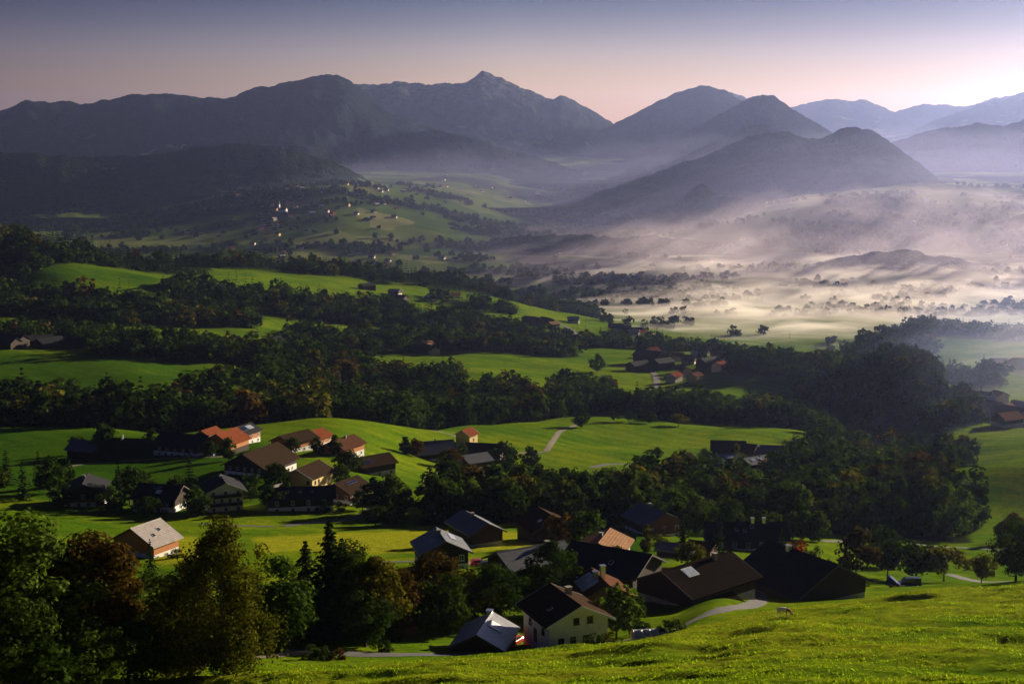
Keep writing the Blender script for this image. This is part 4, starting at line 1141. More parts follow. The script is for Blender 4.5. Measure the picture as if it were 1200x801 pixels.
def box(x0, x1, y0, y1, z0, z1):
    return [(x0, y0, z0), (x1, y0, z0), (x1, y1, z0), (x0, y1, z0), (x0, y0, z1), (x1, y0, z1), (x1, y1, z1), (x0, y1, z1)], \
           [(0, 3, 2, 1), (4, 5, 6, 7), (0, 1, 5, 4), (1, 2, 6, 5), (2, 3, 7, 6), (3, 0, 4, 7)]
def solid(name, pieces, mat, parent, M=None):
    """several closed pieces -> one mesh part; M: 4x4 placement inside the parent"""
    V = []; Fs = []
    for v, f in pieces:
        n = len(V); V += v; Fs += [tuple(i + n for i in q) for q in f]
    me = bpy.data.meshes.new(name)
    if M is not None: V = [tuple(M @ Vector(v)) for v in V]
    me.from_pydata([tuple(v) for v in V], [], Fs)
    me.materials.append(mat)
    o = bpy.data.objects.new(name, me)
    return link(o, parent)
def prism(profile, y0, y1):
    """closed (x, z) outline swept along y"""
    n = len(profile)
    V = [(x, y0, z) for x, z in profile] + [(x, y1, z) for x, z in profile]
    Fs = [tuple(range(n)), tuple(range(2 * n - 1, n - 1, -1))] + [((i + 1) % n, i, i + n, (i + 1) % n + n) for i in range(n)]
    return V, Fs

def face_matrix(side, w, l, u, z):
    """frame on a wall: local x along the wall, local y outward, local z up"""
    if side == 'front': return Matrix.Translation((u, -l / 2, z)) @ Matrix.Rotation(math.pi, 4, 'Z')
    if side == 'back': return Matrix.Translation((u, l / 2, z))
    if side == 'left': return Matrix.Translation((-w / 2, u, z)) @ Matrix.Rotation(math.pi / 2, 4, 'Z')
    return Matrix.Translation((w / 2, u, z)) @ Matrix.Rotation(-math.pi / 2, 4, 'Z')

def window(root, M, ww, wh, frame=None, out=0.06, bars=True, shutters=None):
    t = 0.11
    fr = [box(-ww / 2, ww / 2, -0.05, out, -wh / 2, -wh / 2 + t), box(-ww / 2, ww / 2, -0.05, out, wh / 2 - t, wh / 2),
          box(-ww / 2, -ww / 2 + t, -0.05, out, -wh / 2 + t, wh / 2 - t), box(ww / 2 - t, ww / 2, -0.05, out, -wh / 2 + t, wh / 2 - t)]
    if bars: fr.append(box(-0.035, 0.035, -0.05, out - 0.012, -wh / 2 + t, wh / 2 - t))
    o = solid('window', fr, frame or FRAME, root, M)
    solid('pane', [box(-ww / 2 + t, ww / 2 - t, -0.05, out - 0.035, -wh / 2 + t, wh / 2 - t)], GLASS, o, M)
    solid('sill', [box(-ww / 2 - .08, ww / 2 + .08, 0.0, out + .10, -wh / 2 - .09, -wh / 2 - .002)], frame or FRAME, o, M)
    if shutters:
        for s in (-1, 1):
            solid('shutter', [box(s * (ww / 2 + .04) - (0 if s > 0 else .5), s * (ww / 2 + .04) + (.5 if s > 0 else 0), 0.003, .07, -wh / 2, wh / 2)], shutters, o, M)
    return o

def house(px, Y, w, l, base_h, eave, yaw, name, label, cat, roof, wall, base='white', pitch=24, over=0.9, gover=1.0, win=(), win_frame=None,
          chim=(), sky=(), solar=(), balcony=(), door=None, dz=0.0, group=None, leanto=None, shut=None, wins=(1.1, 1.3)):
    x, y, z = spot(px, Y)
    # stand on the lowest corner of the plot, dug in above
    c, s = math.cos(R(yaw)), math.sin(R(yaw))
    zz = [hz(x + c * a - s * b, y + s * a + c * b) for a in (-w / 2, w / 2) for b in (-l / 2, l / 2)]
    z0 = 0.5 * (min(zz) + sum(zz) / 4) + dz
    root = empty(name, (x, y, z0), R(yaw))
    tag(root, label, cat, group)
    tp = math.tan(R(pitch)); t = 0.28
    zr = eave + w / 2 * tp                       # underside of the ridge
    hw = w / 2
    dig = 3.5
    wm = WL[wall]
    if base:
        solid('base_wall', [box(-hw, hw, -l / 2, l / 2, -dig, base_h)], WL[base], root)
        e = 0.06
        solid('wall', [prism([(-hw - e, base_h - .02), (hw + e, base_h - .02), (hw + e, eave - e * tp - .01), (0, zr - .01), (-hw - e, eave - e * tp - .01)], -l / 2 - e, l / 2 + e)], wm, root)
    else:
        solid('wall', [prism([(-hw, -dig), (hw, -dig), (hw, eave - .01), (0, zr - .01), (-hw, eave - .01)], -l / 2, l / 2)], wm, root)
    ze = eave - over * tp
    y0, y1 = -l / 2 - gover, l / 2 + gover
    rm = RF[roof]
    V = [(-hw - over, y0, ze), (0, y0, zr), (hw + over, y0, ze), (hw + over, y0, ze + t), (0, y0, zr + t), (-hw - over, y0, ze + t)]
    V += [(a, y1, c_) for a, _, c_ in V]
    Fs = [(0, 1, 4, 5), (1, 2, 3, 4), (11, 10, 7, 6), (10, 9, 8, 7), (5, 4, 10, 11), (4, 3, 9, 10), (6, 7, 1, 0), (7, 8, 2, 1), (3, 2, 8, 9), (0, 5, 11, 6)]
    rf = solid('roof', [(V, Fs)], rm, root)
    solid('ridge_cap', [prism([(-.22, zr + t - .22 * tp + .004), (0, zr + t + .004), (.22, zr + t - .22 * tp + .004), (.22, zr + t - .22 * tp + .05), (0, zr + t + .09), (-.22, zr + t - .22 * tp + .05)], y0 + .02, y1 - .02)], rm, rf)
    bm_ = DFRAME if wall in ('dark', 'timber', 'orange') else FRAME
    for sx in (-1, 1):       # verge boards along the gable ends
        for yy in (y0, y1):
            d = -0.05 if yy < 0 else 0.05
            A = [(sx * (hw + over), yy, ze - .06), (0, yy, zr - .06), (0, yy, zr + t + .02), (sx * (hw + over), yy, ze + t + .02)]
            B = [(a, yy + d, c_) for a, _, c_ in A]
            solid('verge_board', [(A + B, [(0, 1, 2, 3), (7, 6, 5, 4), (0, 4, 5, 1), (1, 5, 6, 2), (2, 6, 7, 3), (3, 7, 4, 0)])], bm_, rf)
    # windows: (side, height, count, span) or (side, height, [offsets])
    for wn_ in win:
        side, hz_, cnt = wn_[0], wn_[1], wn_[2]
        span = wn_[3] if len(wn_) > 3 else 0.72
        L = (w if side in ('front', 'back') else l) * span
        us = cnt if isinstance(cnt, (list, tuple)) else ([0] if cnt == 1 else [-L / 2 + L * i / (cnt - 1) for i in range(cnt)])
        M0 = 0.06 if (base and hz_ > base_h) else 0
        for u in us:
            window(root, face_matrix(side, w + 2 * M0, l + 2 * M0, u, hz_), wins[0], wins[1], win_frame, shutters=shut)
    if door:
        side, u = door
        M = face_matrix(side, w, l, u, 1.05)
        d = solid('door', [box(-.55, .55, -.04, .07, -1.05, 1.05)], WL['timber'], root, M)
        solid('handle', [box(.38, .44, .07, .12, -.1, .06)], METAL, d, M)
    th = math.atan(tp)
    def roof_frame(side, u, down):
        """frame on a roof slope: u along the ridge, down = metres from the ridge"""
        s_ = 1 if side == 'right' else -1
        p = Vector((s_ * down * math.cos(th), u, zr + t - down * math.sin(th)))
        return Matrix.Translation(p) @ Matrix.Rotation(s_ * th, 4, 'Y')
    for (side, u, off, hgt, mat) in chim:
        s_ = 1 if side == 'right' else -1
        xx = s_ * off; zc = zr + t - off * tp
        ch = solid('chimney', [box(xx - .4, xx + .4, u - .4, u + .4, zc - .8, zc + hgt)], mat, rf)
        solid('chimney_cap', [box(xx - .5, xx + .5, u - .5, u + .5, zc + hgt + .003, zc + hgt + .14)], mat, ch)
    for (side, u, down, sw, sl, mat) in sky:
        M = roof_frame(side, u, down)
        o = solid('skylight', [box(-sl / 2, sl / 2, -sw / 2, sw / 2, -.1, .09)], DFRAME if mat is SKYGLASS else FRAME, rf, M)
        solid('pane', [box(-sl / 2 + .07, sl / 2 - .07, -sw / 2 + .07, sw / 2 - .07, 0, .10)], mat, o, M)
    for (side, u, down, sw, sl, mat) in solar:
        M = roof_frame(side, u, down)
        o = solid('solar_panel', [box(-sl / 2, sl / 2, -sw / 2, sw / 2, .04, .12)], METAL, rf, M)
        solid('cell_sheet', [box(-sl / 2 + .05, sl / 2 - .05, -sw / 2 + .05, sw / 2 - .05, .10, .125)], mat, o, M)
    for (side, zb, L) in balcony:
        M = face_matrix(side, w, l, 0, zb)
        b_ = solid('balcony', [box(-L / 2, L / 2, 0.02, 1.4, -.18, 0)], WL['timber'] if wall != 'white' else WL['dark'], root, M)
        rail = [box(-L / 2, L / 2, 1.32, 1.38, .75, .95), box(-L / 2, L / 2, 1.33, 1.37, .08, .68)]
        for s_ in (-1, 1): rail += [box(s_ * L / 2 - .04, s_ * L / 2 + .04, .02, 1.3, .1, .95)]
        solid('railing', rail, WL['timber'] if wall != 'white' else WL['dark'], b_, M)
    if leanto:
        side, u, L, dep, h0, h1 = leanto
        M = face_matrix(side, w + .12, l + .12, u, 0)
        o = solid('lean_to', [([(-L / 2, 0, -dig), (L / 2, 0, -dig), (L / 2, dep, -dig), (-L / 2, dep, -dig), (-L / 2, 0, h1), (L / 2, 0, h1), (L / 2, dep, h0), (-L / 2, dep, h0)], box(0, 1, 0, 1, 0, 1)[1])], wm, root, M)
        k = (h1 - h0) / dep
        solid('lean_to_roof', [([(-L / 2 - .3, 0.003, h1 + .01), (L / 2 + .3, 0.003, h1 + .01), (L / 2 + .3, dep + .5, h0 + .01 - .5 * k), (-L / 2 - .3, dep + .5, h0 + .01 - .5 * k),
                               (-L / 2 - .3, 0.003, h1 + .2), (L / 2 + .3, 0.003, h1 + .2), (L / 2 + .3, dep + .5, h0 + .2 - .5 * k), (-L / 2 - .3, dep + .5, h0 + .2 - .5 * k)], box(0, 1, 0, 1, 0, 1)[1])], rm, o, M)
    return root

H = house
# nearest group -------------------------------------------------------------
H(662, 203, 9.4, 9.8, 0, 4.4, 22, 'white_house', 'white plastered house with dark brown roof behind the meadow crest', 'house', 'umber', 'white', None, 25,
  dz=1.9, wins=(0.95, 1.0), win=[('front', 4.3, [-0.4, 1.8]), ('front', 1.5, [-2.8, -0.9, 1.2]), ('left', 2.6, [-2.6, 2.2])], chim=[('right', 1.5, 1.2, 1.0, STONE)], sky=[('left', -1.5, 3.4, .6, .9, GLASS)], door=('left', 0.3), win_frame=DFRAME)
H(568, 201, 7.6, 9.6, 0, 2.3, -12, 'small_barn', 'small barn with grey metal roof and one big bright skylight', 'barn', 'metal', 'dark', None, 27, 0.5, 0.5,
  sky=[('right', 0.9, 1.7, 2.6, 2.3, SKYGLASS)], chim=[('left', 4.6, .3, .5, METAL)], win=[('front', 1.2, 1)], win_frame=DFRAME)
H(702, 232, 8.4, 8.0, 2.4, 4.6, 14, 'brown_house', 'house showing a sunlit brown slope and a bright metal chimney over the white house', 'house', 'brown', 'timber', 'white', 27,
  chim=[('right', -.2, .5, 2.0, METAL), ('left', -.6, .9, 1.4, METAL)], solar=[('left', 0.5, 2.4, 5.5, 3.2, SILVER)], win=[('front', 3.4, 2), ('front', 1.4, 2)])
H(517, 288, 9.6, 9.2, 2.4, 5.0, 14, 'timber_house', 'dark timber house with blue left slope and sunlit brown right slope', 'house', 'slate', 'dark', 'white', 26,
  chim=[('left', .6, .4, .9, STONE)], sky=[('left', -.8, 2.2, .9, 1.0, GLASS)], solar=[('right', 1.8, 3.0, 4.4, 1.6, SILVER)], win=[('front', 3.6, 3), ('front', 1.3, 3), ('left', 1.3, 3)])
H(557, 337, 8.4, 13.0, 3.0, 5.6, 27, 'slate_barn', 'barn with bluish slate roof and grey door standing before the dark wood', 'barn', 'slate', 'dark', 'grey', 27,
  chim=[('left', 1.0, .4, .8, STONE)], win=[('left', 1.5, 3)], door=('front', 0))
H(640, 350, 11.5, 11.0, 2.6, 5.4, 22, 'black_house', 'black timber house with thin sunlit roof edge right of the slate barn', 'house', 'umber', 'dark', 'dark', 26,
  sky=[('left', -2.5, 3.2, 1.2, 1.1, SILVER)], win=[('front', 3.6, 3), ('front', 1.2, 3)], win_frame=DFRAME)
H(622, 270, 9.5, 14, 2.5, 5.0, -58, 'dark_house', 'dark house with long grey roof plane half behind the dense round tree', 'house', 'slate', 'dark', 'dark', 24,
  win=[('front', 3.4, [-2.0, 1.5]), ('front', 1.2, 2)], chim=[('right', 3.5, .5, .8, STONE)])
H(708, 306, 9.5, 11.0, 2.4, 4.2, -16, 'tan_roof_house', 'low house with pale tan roof in full sun', 'house', 'tan', 'timber', 'white', 22, win=[('front', 3.2, 2)], chim=[('left', 0, .8, .8, STONE)])
H(716, 262, 12.0, 15.5, 2.6, 5.0, 58, 'black_barn', 'barn with wide blue black roof plane between the tan roof and the white house', 'barn', 'dark', 'dark', 'dark', 25, sky=[('left', -2, 4.2, .8, 1.0, GLASS)], win=[('front', 1.3, 2)], win_frame=DFRAME)
H(765, 392, 11.5, 12.0, 2.5, 5.4, 26, 'alpine_house', 'house with slate left slope and thin sunlit strip, in front of the wood', 'house', 'slate', 'timber', 'white', 26,
  chim=[('left', 1.0, .5, 1.1, STONE)], win=[('front', 3.6, 3), ('front', 1.3, 3), ('left', 1.4, 3)], balcony=[('front', 2.6, 9)])
H(722, 362, 7.0, 8.0, 0, 2.6, 40, 'wooden_shed', 'small dark shed behind the tan roof', 'shed', 'dark', 'dark', None, 22, 0.5, 0.5)
H(792, 318, 5.5, 7.5, 0, 2.4, 65, 'wooden_shed', 'small shed with bluish roof on the lawn by the conifers', 'shed', 'slate', 'dark', None, 20, 0.5, 0.5)
H(823, 330, 4.8, 6.0, 0, 2.6, 60, 'wooden_shed', 'small shed with brown front near the long dark house', 'shed', 'brown', 'timber', None, 22, 0.5, 0.5)
H(872, 362, 11.0, 20, 2.6, 5.2, 91, 'long_house', 'long dark house with two white chimneys and three small skylights', 'house', 'dark', 'dark', 'white', 27,
  chim=[('left', -2.0, .2, 1.2, METAL), ('left', -5.0, .2, 1.2, METAL)], sky=[('left', 2.5, 3.0, .8, 1.0, GLASS), ('left', 0.5, 3.4, .8, 1.0, GLASS), ('left', -1.5, 2.0, .8, 1.0, GLASS)], win=[('left', 3.6, 5), ('left', 1.3, [-3, -1.8, -.6, .6])])
H(816, 243, 13.0, 17.0, 2.4, 4.6, -48, 'long_barn', 'long brown roofed barn with a blue skylight and a row of small windows', 'barn', 'umber_shade', 'dark', 'grey', 24,
  sky=[('right', -4.0, 2.0, 2.8, 2.3, SILVER)], chim=[('right', 4.0, .7, 1.0, STONE)], win=[('front', 1.4, 5)], wins=(.8, .8), leanto=('right', -2.5, 8.0, 4.0, 1.6, 3.2))
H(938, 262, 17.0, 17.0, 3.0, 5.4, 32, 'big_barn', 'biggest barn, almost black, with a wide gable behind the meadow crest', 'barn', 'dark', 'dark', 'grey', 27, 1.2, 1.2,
  chim=[('left', 3.0, .6, .9, METAL)], win=[('front', 1.6, 4), ('left', 1.6, 3)], win_frame=DFRAME)
H(158, 178, 6.5, 7.0, 0, 2.6, -62, 'garden_shed', 'shed with small sunlit brown roof under the low dark tree', 'shed', 'brown', 'dark', None, 22, 0.5, 0.5)
H(470, 212, 3.2, 4.2, 0, 2.0, -50, 'garden_hut', 'tiny brown garden hut among the trees above the lower road', 'hut', 'brown', 'timber', None, 22, 0.4, 0.4)
H(172, 330, 12.5, 8.6, 2.4, 4.8, -28, 'grey_roof_house', 'house with pale grey sunlit roof, two skylights and an orange gable', 'house', 'pale', 'orange', 'white', 28,
  sky=[('right', -1.6, 4.4, .9, 1.2, GLASS), ('right', 1.4, 3.2, .9, 1.2, GLASS)], win=[('back', 3.6, 3), ('back', 1.3, 3), ('right', 1.3, 3)])
# village on the terrace ----------------------------------------------------
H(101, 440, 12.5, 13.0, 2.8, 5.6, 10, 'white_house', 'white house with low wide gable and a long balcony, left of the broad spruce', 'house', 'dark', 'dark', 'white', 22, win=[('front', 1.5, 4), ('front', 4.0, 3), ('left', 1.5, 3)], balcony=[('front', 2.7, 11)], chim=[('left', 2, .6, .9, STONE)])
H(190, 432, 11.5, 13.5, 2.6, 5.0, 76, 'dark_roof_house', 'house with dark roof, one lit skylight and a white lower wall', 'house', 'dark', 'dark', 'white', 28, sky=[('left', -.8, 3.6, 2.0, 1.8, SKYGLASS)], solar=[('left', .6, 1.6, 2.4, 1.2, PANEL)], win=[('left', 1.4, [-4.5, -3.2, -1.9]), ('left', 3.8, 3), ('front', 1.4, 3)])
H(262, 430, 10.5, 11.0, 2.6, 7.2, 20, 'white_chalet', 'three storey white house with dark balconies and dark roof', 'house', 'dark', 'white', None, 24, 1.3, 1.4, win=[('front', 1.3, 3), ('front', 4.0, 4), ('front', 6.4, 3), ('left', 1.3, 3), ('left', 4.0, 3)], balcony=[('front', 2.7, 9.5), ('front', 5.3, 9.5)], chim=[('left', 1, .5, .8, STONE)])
H(104, 548, 11.0, 12.0, 2.4, 4.6, 70, 'farm_house', 'left dark house of the upper left farm', 'house', 'slate', 'dark', 'dark', 25, win=[('left', 1.4, 3)], win_frame=DFRAME)
H(152, 545, 11.0, 17.0, 2.4, 4.8, 80, 'farm_barn', 'brown roofed right half of the upper left farm', 'barn', 'umber', 'dark', 'dark', 26, chim=[('left', 2.5, .8, 1.6, METAL)], win=[('left', 1.4, 4), ('back', 1.4, 2)], win_frame=DFRAME)
H(218, 545, 15.0, 20.0, 2.6, 4.8, 70, 'black_farmhouse', 'long black farmhouse with a white lower wall, left end of the village', 'house', 'dark', 'dark', 'white', 24, win=[('left', 1.4, 6), ('left', 3.8, 5)])
H(266, 548, 12.0, 13.0, 2.5, 5.0, -22, 'brick_roof_barn', 'barn with rusty red sunlit roof beside the black farmhouse', 'barn', 'red', 'orange', 'dark', 30, win=[('back', 3.4, 2)])
H(245, 572, 8.0, 9.0, 0, 4.6, -22, 'red_roof_shed', 'small building whose red roof shows behind the rusty red barn', 'shed', 'red', 'dark', None, 28)
H(284, 572, 10.0, 11.5, 2.4, 5.2, -24, 'orange_house', 'orange timber house with black roof and a silver solar panel', 'house', 'dark', 'orange', 'white', 24, solar=[('right', 2.2, 2.4, 3.8, 2.6, SILVER), ('right', -2.4, 2.4, 3.8, 2.6, PANEL)], win=[('right', 3.6, 3), ('right', 1.3, 3), ('back', 3.6, 2)])
H(306, 492, 17.0, 20.0, 2.8, 5.0, -24, 'big_farmhouse', 'largest farmhouse of the village with wide umber roof', 'house', 'umber', 'dark', 'white', 27, 1.2, 1.2, win=[('front', 1.5, 6), ('front', 4.0, 5), ('right', 1.5, 4)], wins=(1.0, 1.1), leanto=('right', -4, 7, 4, 2.0, 3.6))
H(361, 472, 11.5, 14.0, 2.4, 5.2, -22, 'yellow_gable_house', 'house with a warm yellow sunlit wall beside the largest farmhouse', 'house', 'umber', 'cream', 'cream', 25, win=[('right', 3.4, [-5.0, -2.6]), ('front', 3.6, 2), ('front', 1.3, 3)], win_frame=DFRAME, balcony=[('back', 2.6, 8)])
H(345, 556, 11.0, 15.0, 2.4, 4.8, -34, 'brown_roof_house', 'house with grey brown roof behind the largest farmhouse', 'house', 'umber', 'orange', 'white', 24, win=[('right', 1.4, 3)])
H(367, 566, 10.0, 12.0, 2.4, 4.8, -26, 'red_roof_house', 'house with red brown roof, bright panel and white terrace wall', 'house', 'red', 'orange', 'white', 24, solar=[('right', -3.4, 2.2, 2.8, 2.2, SILVER)], win=[('right', 3.5, 3), ('right', 1.3, 3)])
H(402, 556, 11.0, 14.0, 2.4, 5.0, -28, 'maroon_roof_house', 'house with dark maroon roof and orange gable right of the red brown roof', 'house', 'brown', 'orange', 'white', 26, win=[('back', 3.5, 3), ('right', 1.3, 3)], chim=[('right', 1, .6, .9, STONE)])
H(436, 528, 10.5, 14.5, 2.4, 5.0, -50, 'grey_barn', 'dark grey barn at the right end of the village by the bright meadow', 'barn', 'umber', 'dark', 'grey', 26, win=[('right', 1.3, 3)], win_frame=DFRAME, solar=[('right', -4.5, 3.5, 4, 2, PANEL)])
H(406, 450, 11.0, 11.5, 2.6, 5.2, -28, 'terrace_house', 'brown house with white base and terrace inside the road bend', 'house', 'umber', 'timber', 'white', 25, win=[('front', 3.6, 3), ('right', 1.3, 3), ('right', 3.6, 3)], balcony=[('right', 2.7, 9)], solar=[('right', 0, 2.2, 6, 1.2, PANEL)])
H(352, 430, 10.5, 20.0, 2.5, 5.0, -80, 'low_long_house', 'long low dark house with white base beside the village road', 'house', 'dark', 'dark', 'white', 23, sky=[('right', -4, 2.6, .9, 1.0, GLASS), ('right', 0, 2.6, .9, 1.0, GLASS), ('right', 3.6, 2.6, .9, 1.0, GLASS)], win=[('right', 1.4, 4), ('right', 3.7, 4)])
H(322, 452, 4.0, 6.0, 0, 2.2, -40, 'pale_roof_shed', 'tiny shed with pale pink sunlit roof left of the long low house', 'shed', 'pale', 'dark', None, 20, .4, .4)
# middle farm and the farm below the hill ------------------------------------
H(508, 625, 15.0, 17.0, 2.6, 5.2, -70, 'farm_house', 'dark farmhouse with bluish roof, left half of the middle farm', 'house', 'slate', 'dark', 'white', 27, chim=[('left', 1, .6, 1.0, METAL)], win=[('right', 1.4, 3)])
H(547, 690, 8.0, 7.5, 2.6, 6.4, -30, 'red_roof_hut', 'small upright house with red roof above the middle farm', 'house', 'red', 'cream', 'cream', 30, win=[('right', 3.6, 1)], win_frame=DFRAME)
H(569, 662, 13.0, 17.0, 2.6, 4.8, 78, 'dark_barn', 'dark barn in the right half of the middle farm', 'barn', 'dark', 'dark', 'dark', 25, win=[('left', 1.4, 3)])
H(556, 625, 11.0, 12.0, 2.4, 4.6, -55, 'slate_house', 'slate roofed house under the right half of the middle farm', 'house', 'slate', 'dark', 'white', 24, win=[('right', 1.3, 2)])
H(797, 655, 12.0, 12.0, 2.4, 4.4, -50, 'farm_house', 'house with one bright panel, left end of the farm below the hilltop trees', 'house', 'umber', 'dark', 'dark', 25, solar=[('right', -1, 3, 3, 2.2, SILVER)])
H(853, 700, 14.0, 16.0, 2.6, 6.4, 82, 'tall_farmhouse', 'tallest dark farmhouse of the farm below the hilltop trees', 'house', 'dark', 'dark', 'dark', 28, win=[('left', 1.6, 3), ('left', 4.6, 3)])
H(848, 655, 11.0, 14.0, 2.4, 4.6, -66, 'annex_house', 'low building with a bright panel in front of the tallest farmhouse', 'house', 'slate', 'dark', 'white', 22, solar=[('right', 1.5, 3, 4.5, 2.2, SILVER)], win=[('right', 1.3, 3)])
H(876, 712, 8.0, 9.0, 0, 4.6, 60, 'red_roof_shed', 'small brown red building between the tallest farmhouse and the long barn', 'shed', 'brown', 'timber', None, 26)
H(920, 712, 14.0, 34.0, 2.6, 4.8, 84, 'long_slate_barn', 'very long barn with low slate roof on the farm at the right', 'barn', 'slate', 'timber', 'grey', 24, win=[('left', 1.6, 6)])
H(884, 648, 10.0, 13.0, 2.4, 4.2, -58, 'low_house', 'low house with two bright roof panels half hidden by the wood', 'house', 'slate', 'timber', 'white', 22, solar=[('right', -3, 2.5, 2.6, 2.2, SILVER), ('right', 1.2, 2.5, 2.6, 2.2, SILVER)], win=[('right', 1.3, 3)])

# distant buildings -----------------------------------------------------------
def far_house_me(seed, w, l, eave, pitch, over, two):
    hw = w / 2; tp = math.tan(R(pitch)); zr = eave + hw * tp
    V1, F1 = prism([(-hw, -3), (hw, -3), (hw, eave), (0, zr), (-hw, eave)], -l / 2, l / 2)
    o = over; t = .3; y0, y1 = -l / 2 - o, l / 2 + o; ze = eave - o * tp
    V2, F2 = prism([(-hw - o, ze), (0, zr + .02), (hw + o, ze), (hw + o, ze + t), (0, zr + t), (-hw - o, ze + t)], y0, y1)
    Q2 = [(0, 1, 4, 5), (1, 2, 3, 4), (11, 10, 7, 6), (10, 9, 8, 7)] + F2[2:]
    V = V1 + V2; Fs = F1 + [tuple(i + len(V1) for i in q) for q in Q2]
    mi = [0] * len(F1) + [1] * len(Q2)
    if two:   # dark timber band above the white base
        pv, pf = prism([(-hw - .08, eave * .5), (hw + .08, eave * .5), (hw + .08, eave - .1), (0, zr - .05), (-hw - .08, eave - .1)], -l / 2 - .08, l / 2 + .08)
        n = len(V); V = V + pv; Fs = Fs + [tuple(i + n for i in q) for q in pf]; mi += [2] * len(pf)
    me = bpy.data.meshes.new('far_house'); me.from_pydata(V, [], Fs); me.polygons.foreach_set('material_index', mi)
    return me
WL['far_white'] = simple_mat('dull_far_plaster', (0.60, 0.50, 0.42), 0.9, 0.10, 1.0, spec=0.2)
FARH = []
for i, (w, l, e, p, wl, rf_, two) in enumerate([(11, 13, 5.2, 26, 'far_white', 'tan', True), (10, 11, 5.6, 27, 'far_white', 'red', False), (13, 20, 5.2, 25, 'dark', 'dark', False), (10, 12, 5.0, 26, 'cream', 'brown', False), (12, 15, 5.4, 25, 'far_white', 'pale', True)]):
    me = far_house_me(i, w, l, e, p, 0.9, two)
    for m in (WL[wl], RF[rf_], WL['dark']): me.materials.append(m)
    FARH.append(me)
FKIND = ['white house with dark timber upper floor', 'white house with red roof', 'dark timber barn', 'cream house with brown roof', 'white house with pale roof']
rs_h = np.random.RandomState(77)
def far_house(px, Y, v, place, group, yaw=None, sc=1.0, label=None):
    x, y, z = spot(px, Y)
    o = bpy.data.objects.new('barn' if v == 2 else 'house', FARH[v])
    o.location = (x, y, z + 0.3); o.scale = (sc, sc, sc)
    o.rotation_euler = (0, 0, R(yaw if yaw is not None else rs_h.choice([-60, -45, 25, 40, 75]) + rs_h.uniform(-12, 12)))
    link(o)
    tag(o, label or FKIND[v] + ' ' + place, 'barn' if v == 2 else 'house', group)
def hamlet(pts, place, group):
    for (px, Y, v, *sc) in pts: far_house(px, Y, v, place, group, sc=sc[0] if sc else (1.0 if Y < 2500 else 1.05))
hamlet([(14, 1060, 2, 1.1), (45, 1080, 2), (58, 1062, 2), (25, 1100, 2, 1.1), (84, 1072, 2), (6, 1045, 2)], 'of the shaded farm on the far left slope', 'buildings of the farm on the far left slope')
hamlet([(278, 1230, 3), (286, 1200, 3), (318, 1250, 2), (345, 1180, 2, 1.2), (355, 1190, 0)], 'between the dark woods of the left slope', 'buildings between the dark woods of the left slope')
hamlet([(500, 1370, 0), (507, 1345, 3), (520, 1390, 2, 1.2), (536, 1380, 2, 1.2), (558, 1385, 2), (576, 1380, 2), (492, 1350, 2)], 'on the narrow field amid the left slope', 'buildings on the narrow field in the middle')
hamlet([(463, 1880, 4), (430, 1890, 2), (468, 1830, 2), (520, 1960, 0), (533, 1975, 3), (505, 1870, 4), (565, 1720, 3), (570, 1700, 0)], 'among the trees under the wooded left ridge', 'buildings under the wooded left ridge')
hamlet([(622, 1800, 2), (630, 1790, 2), (648, 1790, 0), (652, 1745, 3), (640, 1830, 2), (672, 1900, 4), (643, 1480, 1), (636, 1440, 2)], 'along the distant field road left of the mist', 'buildings along the distant field road')
hamlet([(722, 1900, 2), (735, 1885, 0), (745, 1900, 2), (752, 1870, 1), (760, 1890, 3), (742, 1850, 4), (730, 1870, 2)], 'on the edge of the valley mist', 'houses on the edge of the valley mist')
hamlet([(762, 1345, 2, 1.4), (776, 1300, 2), (794, 1360, 1), (802, 1255, 1), (808, 1320, 0), (820, 1370, 4), (830, 1290, 2), (840, 1380, 3), (850, 1330, 0), (843, 1250, 1), (790, 1210, 1), (814, 1200, 3), (765, 1440, 1), (784, 1400, 0), (748, 1290, 2)], 'in the red roofed hamlet on the middle knoll', 'houses of the red roofed hamlet')
hamlet([(1152, 1000, 4), (1164, 985, 3), (1144, 1015, 2), (1176, 965, 0, 1.1), (1190, 950, 2, 1.1), (1180, 915, 0, 1.2), (1198, 985, 4, 1.0), (1212, 930, 0), (1170, 1030, 1)], 'in the hamlet on the right edge slope', 'houses of the hamlet on the right edge slope')
hamlet([(1190, 1280, 0, 1.2), (1203, 1270, 2, 1.2), (1172, 1320, 2, .6), (1160, 1300, 2, .5)], 'on the hazy field at the right edge', 'buildings on the hazy field at the right edge')
far_house(1088, 985, 4, '', None, yaw=-50, sc=.6, label='single hut with bright pale roof on the edge of the right wooded hill')
pts = [(px, Y, int(rs_h.choice([0, 1, 3, 4, 2]))) for px, Y in zip(rs_h.uniform(640, 1230, 46), rs_h.uniform(2650, 4300, 46))]
hamlet(pts, 'on the misty valley floor', 'houses scattered on the misty valley floor')
pts = []
for cx_, cy_, sx, sy, n in [(330, 4300, 26, 260, 26), (400, 4500, 40, 300, 20), (280, 4750, 26, 200, 14), (460, 5200, 40, 400, 14), (540, 6000, 40, 300, 14), (250, 3700, 60, 260, 16), (380, 4500, 110, 420, 60), (420, 3500, 70, 200, 12)]:
    for _ in range(n): pts.append((rs_h.normal(cx_, sx), rs_h.normal(cy_, sy), int(rs_h.choice([0, 1, 3, 4]))))
hamlet(pts, 'in the far village under the left mountain', 'houses of the far village under the left mountain')
